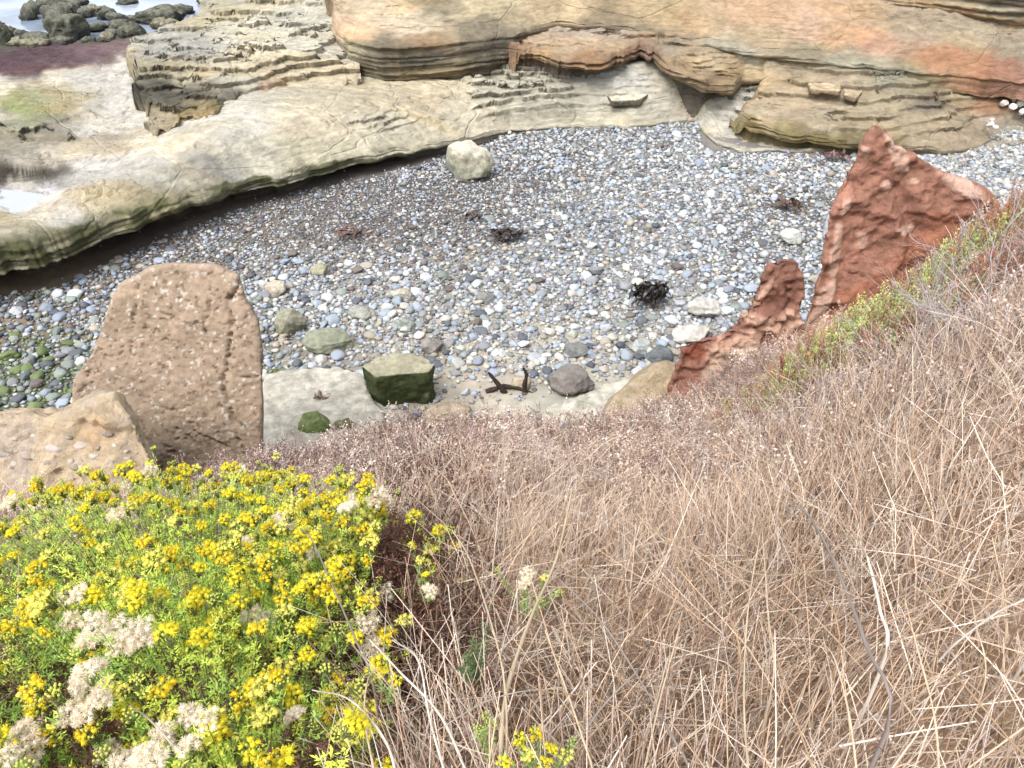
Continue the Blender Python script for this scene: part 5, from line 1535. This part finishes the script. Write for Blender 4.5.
# small lone sprigs growing through the grass
def sprig(pts, label, seed, kinds, ln=.16, leafc=(140, 160, 80), nleaf=60):
    """pts: pixel places of the heads; one stem to each from a shared foot"""
    rng = np.random.default_rng(seed)
    tips = np.array([ray_slope(a, b, .50) for a, b in pts])
    foot = tips.mean(0) - np.array([0, -.02, ln + .1])
    foot[2] = max(foot[2], float(bluff_z(foot[0], foot[1])) - .02)
    root = empty('flower_sprig', tuple(foot)); tag(root, label, 'wildflower')
    base = np.tile(foot, (len(tips), 1)) + rng.normal(0, .012, (len(tips), 3))
    vec = tips - base
    sv, sf, _ = stems_np(base - foot, unit(vec), np.linalg.norm(vec, axis=1) * .97, np.zeros_like(vec), np.full(len(tips), .0018), nseg=3)
    mesh_np('stems', sv, sf, M_leaf, col=np.ones((len(sv), 3)) * alb(140, 150, 88), parent=root)
    v, f, c = leaves_np(base - foot, vec, nleaf, rng, col=alb(*leafc) * 1.8, t0=.25)
    mesh_np('leaves', v, f, M_leaf, col=c, parent=root)
    for i, kd in enumerate(kinds):
        if kd: add_part(CM[kd][i % 6], 'seed_head' if kd == 'fluff' else 'flower_head', root, tuple(tips[i] - foot), rng, .9, .3)
sprig([(497, 570), (527, 573), (545, 578), (560, 592), (540, 600), (524, 583)], 'pale sprig of cream and green flower heads in the middle grass behind the longest stalk', 31, ['bud', 'fluff', 'yellow', 'bud', 'bud', 'fluff'])
sprig([(520, 740), (535, 734), (528, 755), (550, 748), (572, 742), (566, 756), (505, 762), (545, 765)], 'bright yellow flower sprig at the bottom edge centre', 32, ['yellow', 'yellow', 'yellow', 'yellow', 'bud', 'yellow', 'yellow', 'yellow'])
sprig([(486, 716), (492, 724), (478, 728)], 'small lime-green budding sprig above the bottom yellow one', 33, ['bud', 'bud', 'bud'])
sprig([(490, 608), (484, 625), (474, 640), (468, 655), (478, 648), (462, 668)], 'dark green flowerless leafy sprig left of the longest stalk', 34, [None] * 6, leafc=(84, 104, 58), nleaf=80)
sprig([(412, 545), (430, 590), (420, 560), (425, 575)], 'yellow sprig sticking out of the dead twigs right of the middle shrub', 35, ['yellow', 'fluff', 'yellow', 'yellow'])
sprig([(395, 680), (385, 640), (370, 672)], 'tiny yellow-green sprig low in the dead twigs near the shrub foot', 36, ['yellow', 'yellow', 'bud'])

# reddish dead twigs right of the shrubs
def deadspot(x, y, px, py): return np.clip(1.2 * blob(px, py, 420, 600, 45, 110) + blob(px, py, 350, 700, 60, 50) + .8 * blob(px, py, 60, 730, 90, 40), 0, 1)
put('dead_twigs', weeds(30000, .5, 3.8, (.22, .42), vrng, np.array([alb(112, 66, 46), alb(134, 84, 60), alb(96, 66, 52)]), dens=deadspot, nb=10, rscale=.8, head=.006, headn=3), 'reddish-brown dead leafy twigs right of the yellow shrubs', 'weeds')

# ------------------------------------------------------------------ low green plants along the right-hand edge
def low_plant(a, b, w, label, seed, cols, n=60, hh=.60, lift=.30, L=(.016, .034)):
    rng = np.random.default_rng(seed)
    p = ray_slope(a, b + 30, 0.04); s_ = proj(p)[2] / FPX; R = w * s_ * .8
    gz = float(bluff_z(p[0], p[1]))
    root = empty('low_shrub', (p[0], p[1], gz)); tag(root, label, 'plant', 'low leafy plants along the right-hand edge of the bluff')
    a_ = rng.uniform(0, 6.28, n); rr = R * np.sqrt(rng.uniform(0, 1, n))
    tip = np.stack([rr * np.cos(a_), rr * np.sin(a_) * .7, hh * rng.uniform(.5, 1.1, n) * (1 - .5 * (rr / R) ** 2)], -1)
    tip[:, 2] += bluff_z(p[0] + tip[:, 0], p[1] + tip[:, 1]) - gz
    base = tip * np.array([.5, .5, .05])
    base[:, 2] += (bluff_z(p[0] + base[:, 0], p[1] + base[:, 1]) - gz)
    vec = tip - base
    sv, sf, _ = stems_np(base, unit(vec), np.linalg.norm(vec, axis=1), np.zeros_like(vec), np.full(n, .002), nseg=2)
    mesh_np('stems', sv, sf, M_leaf, col=np.ones((len(sv), 3)) * alb(140, 106, 86), parent=root)
    c = np.array([alb(*q_) for q_ in cols])[rng.integers(0, len(cols), n)]
    v, f, cc = leaves_np(base, vec, 46, rng, L=L, w=.004, col=c * 1.9, t0=.35)
    mesh_np('leaves', v, f, M_leaf, col=cc, parent=root)
G1, G2, G3, RU, RD = (168, 180, 92), (132, 154, 96), (190, 196, 96), (164, 112, 78), (140, 84, 62)
for i, (a, b, w, cols, lb) in enumerate([
    (940, 252, 60, (G1, G3, G2, RU), 'yellow-green leafy plant high on the right-hand edge, in front of the tall red fin'),
    (905, 285, 60, (G2, G1, RU), 'green and rusty plant in the right-hand edge row, below the highest yellow-green one'),
    (862, 310, 52, (G3, G3, G1, RU), 'brightest lime-yellow plant near the foot of the tall red fin'),
    (838, 330, 60, (RU, G2, RD, G1), 'mostly rusty plant left of the brightest lime one'),
    (800, 345, 60, (RU, RU, G1, RD), 'rusty orange plant in front of the pale base of the red horn'),
    (790, 366, 50, (G2, G1, RU), 'dull green plant lowest in the right-hand edge row'),
    (985, 222, 70, (RU, RD, G1, RU), 'rusty brown plant at the upper right beside the pale end of the fin'),
    (1015, 190, 60, (RU, RD, RU, (178, 150, 110)), 'brown dry leafy plant in the top corner of the right-hand edge'),
    (880, 340, 50, (RD, RU, G2), 'dark rusty plant below the brightest lime one'),
    (920, 320, 60, ((176, 150, 130), RU, G2), 'greyish rusty plant among the grey twigs'),
    (955, 292, 60, (RU, RD, (170, 150, 130)), 'rusty leafy plant among bare grey twigs right of the green ones'),
    (1000, 258, 60, ((170, 150, 130), RU, RD), 'brown plant at the right margin behind bare grey twigs'),
    (870, 326, 60, (G1, G2, RU), 'green plant half sunk in dead grass in the middle of the edge row'),
    (825, 352, 56, (RU, RD, G1), 'reddish plant half sunk in dead grass near the red horn'),
    (760, 392, 60, (RD, (150, 126, 96), G1), 'low brown plant with few green leaves at the left end of the edge row'),
]):
    low_plant(a, b, w, lb, 200 + i, cols, n=110)

# bare grey twigs
def twig_bunch(a, b, spread, n, label, seed, col, up=.9, lift=.1, rad=.004, L=(.3, .55)):
    rng = np.random.default_rng(seed)
    p = ray_slope(a, b + 14, lift) if lift > .3 else ray_slope(a, b + 26, .06)
    m = Multi()
    def branch(o, d, l, r, depth):
        k = 6; t = np.linspace(0, 1, k)[:, None]
        bend = rng.normal(0, .25, 3) * l
        path = o + d * l * t + bend * t ** 2
        v, f = tube(path, np.linspace(r, r * .45, k), 5)
        m.add(v, f, 1.5 * np.array(alb(*col)) * rng.uniform(.75, 1.2))
        if depth > 0:
            for _ in range(3):
                j = rng.integers(2, k)
                branch(path[j], unit(d + rng.normal(0, .55, 3)), l * rng.uniform(.4, .65), r * .6, depth - 1)
    for _ in range(n):
        o = np.zeros(3) + rng.normal(0, .0008, 3)
        branch(o, unit(np.array([rng.normal(0, .7), rng.normal(-.1, .5), up + rng.uniform(0, 1)])), rng.uniform(*L), rad, 2)
    ob = m.build('twig_bunch', M_straw)
    ob.location = p
    return tag(ob, label, 'twigs')
twig_bunch(975, 320, .35, 14, 'bunch of bare silver-grey twigs at the right margin among rusty plants', 1, (186, 178, 182))
twig_bunch(905, 350, .25, 9, 'bare grey twigs leaning left in front of the lime-green plants', 2, (182, 172, 172))
twig_bunch(195, 590, .06, 9, 'bleached bare twigs poking up through the yellow shrubs', 3, (200, 186, 168), lift=.40, rad=.0016, L=(.08, .17))
twig_bunch(800, 400, .5, 12, 'pinkish grey bare twigs on the slope below the edge plants', 4, (176, 154, 146), L=(.3, .5), rad=.0035)
twig_bunch(1000, 250, .35, 12, 'bare silver-grey twigs highest at the right margin of the bluff', 5, (186, 178, 182))
twig_bunch(940, 300, .35, 12, 'bare grey twigs between the lime-green plants and the right margin', 6, (178, 170, 176))
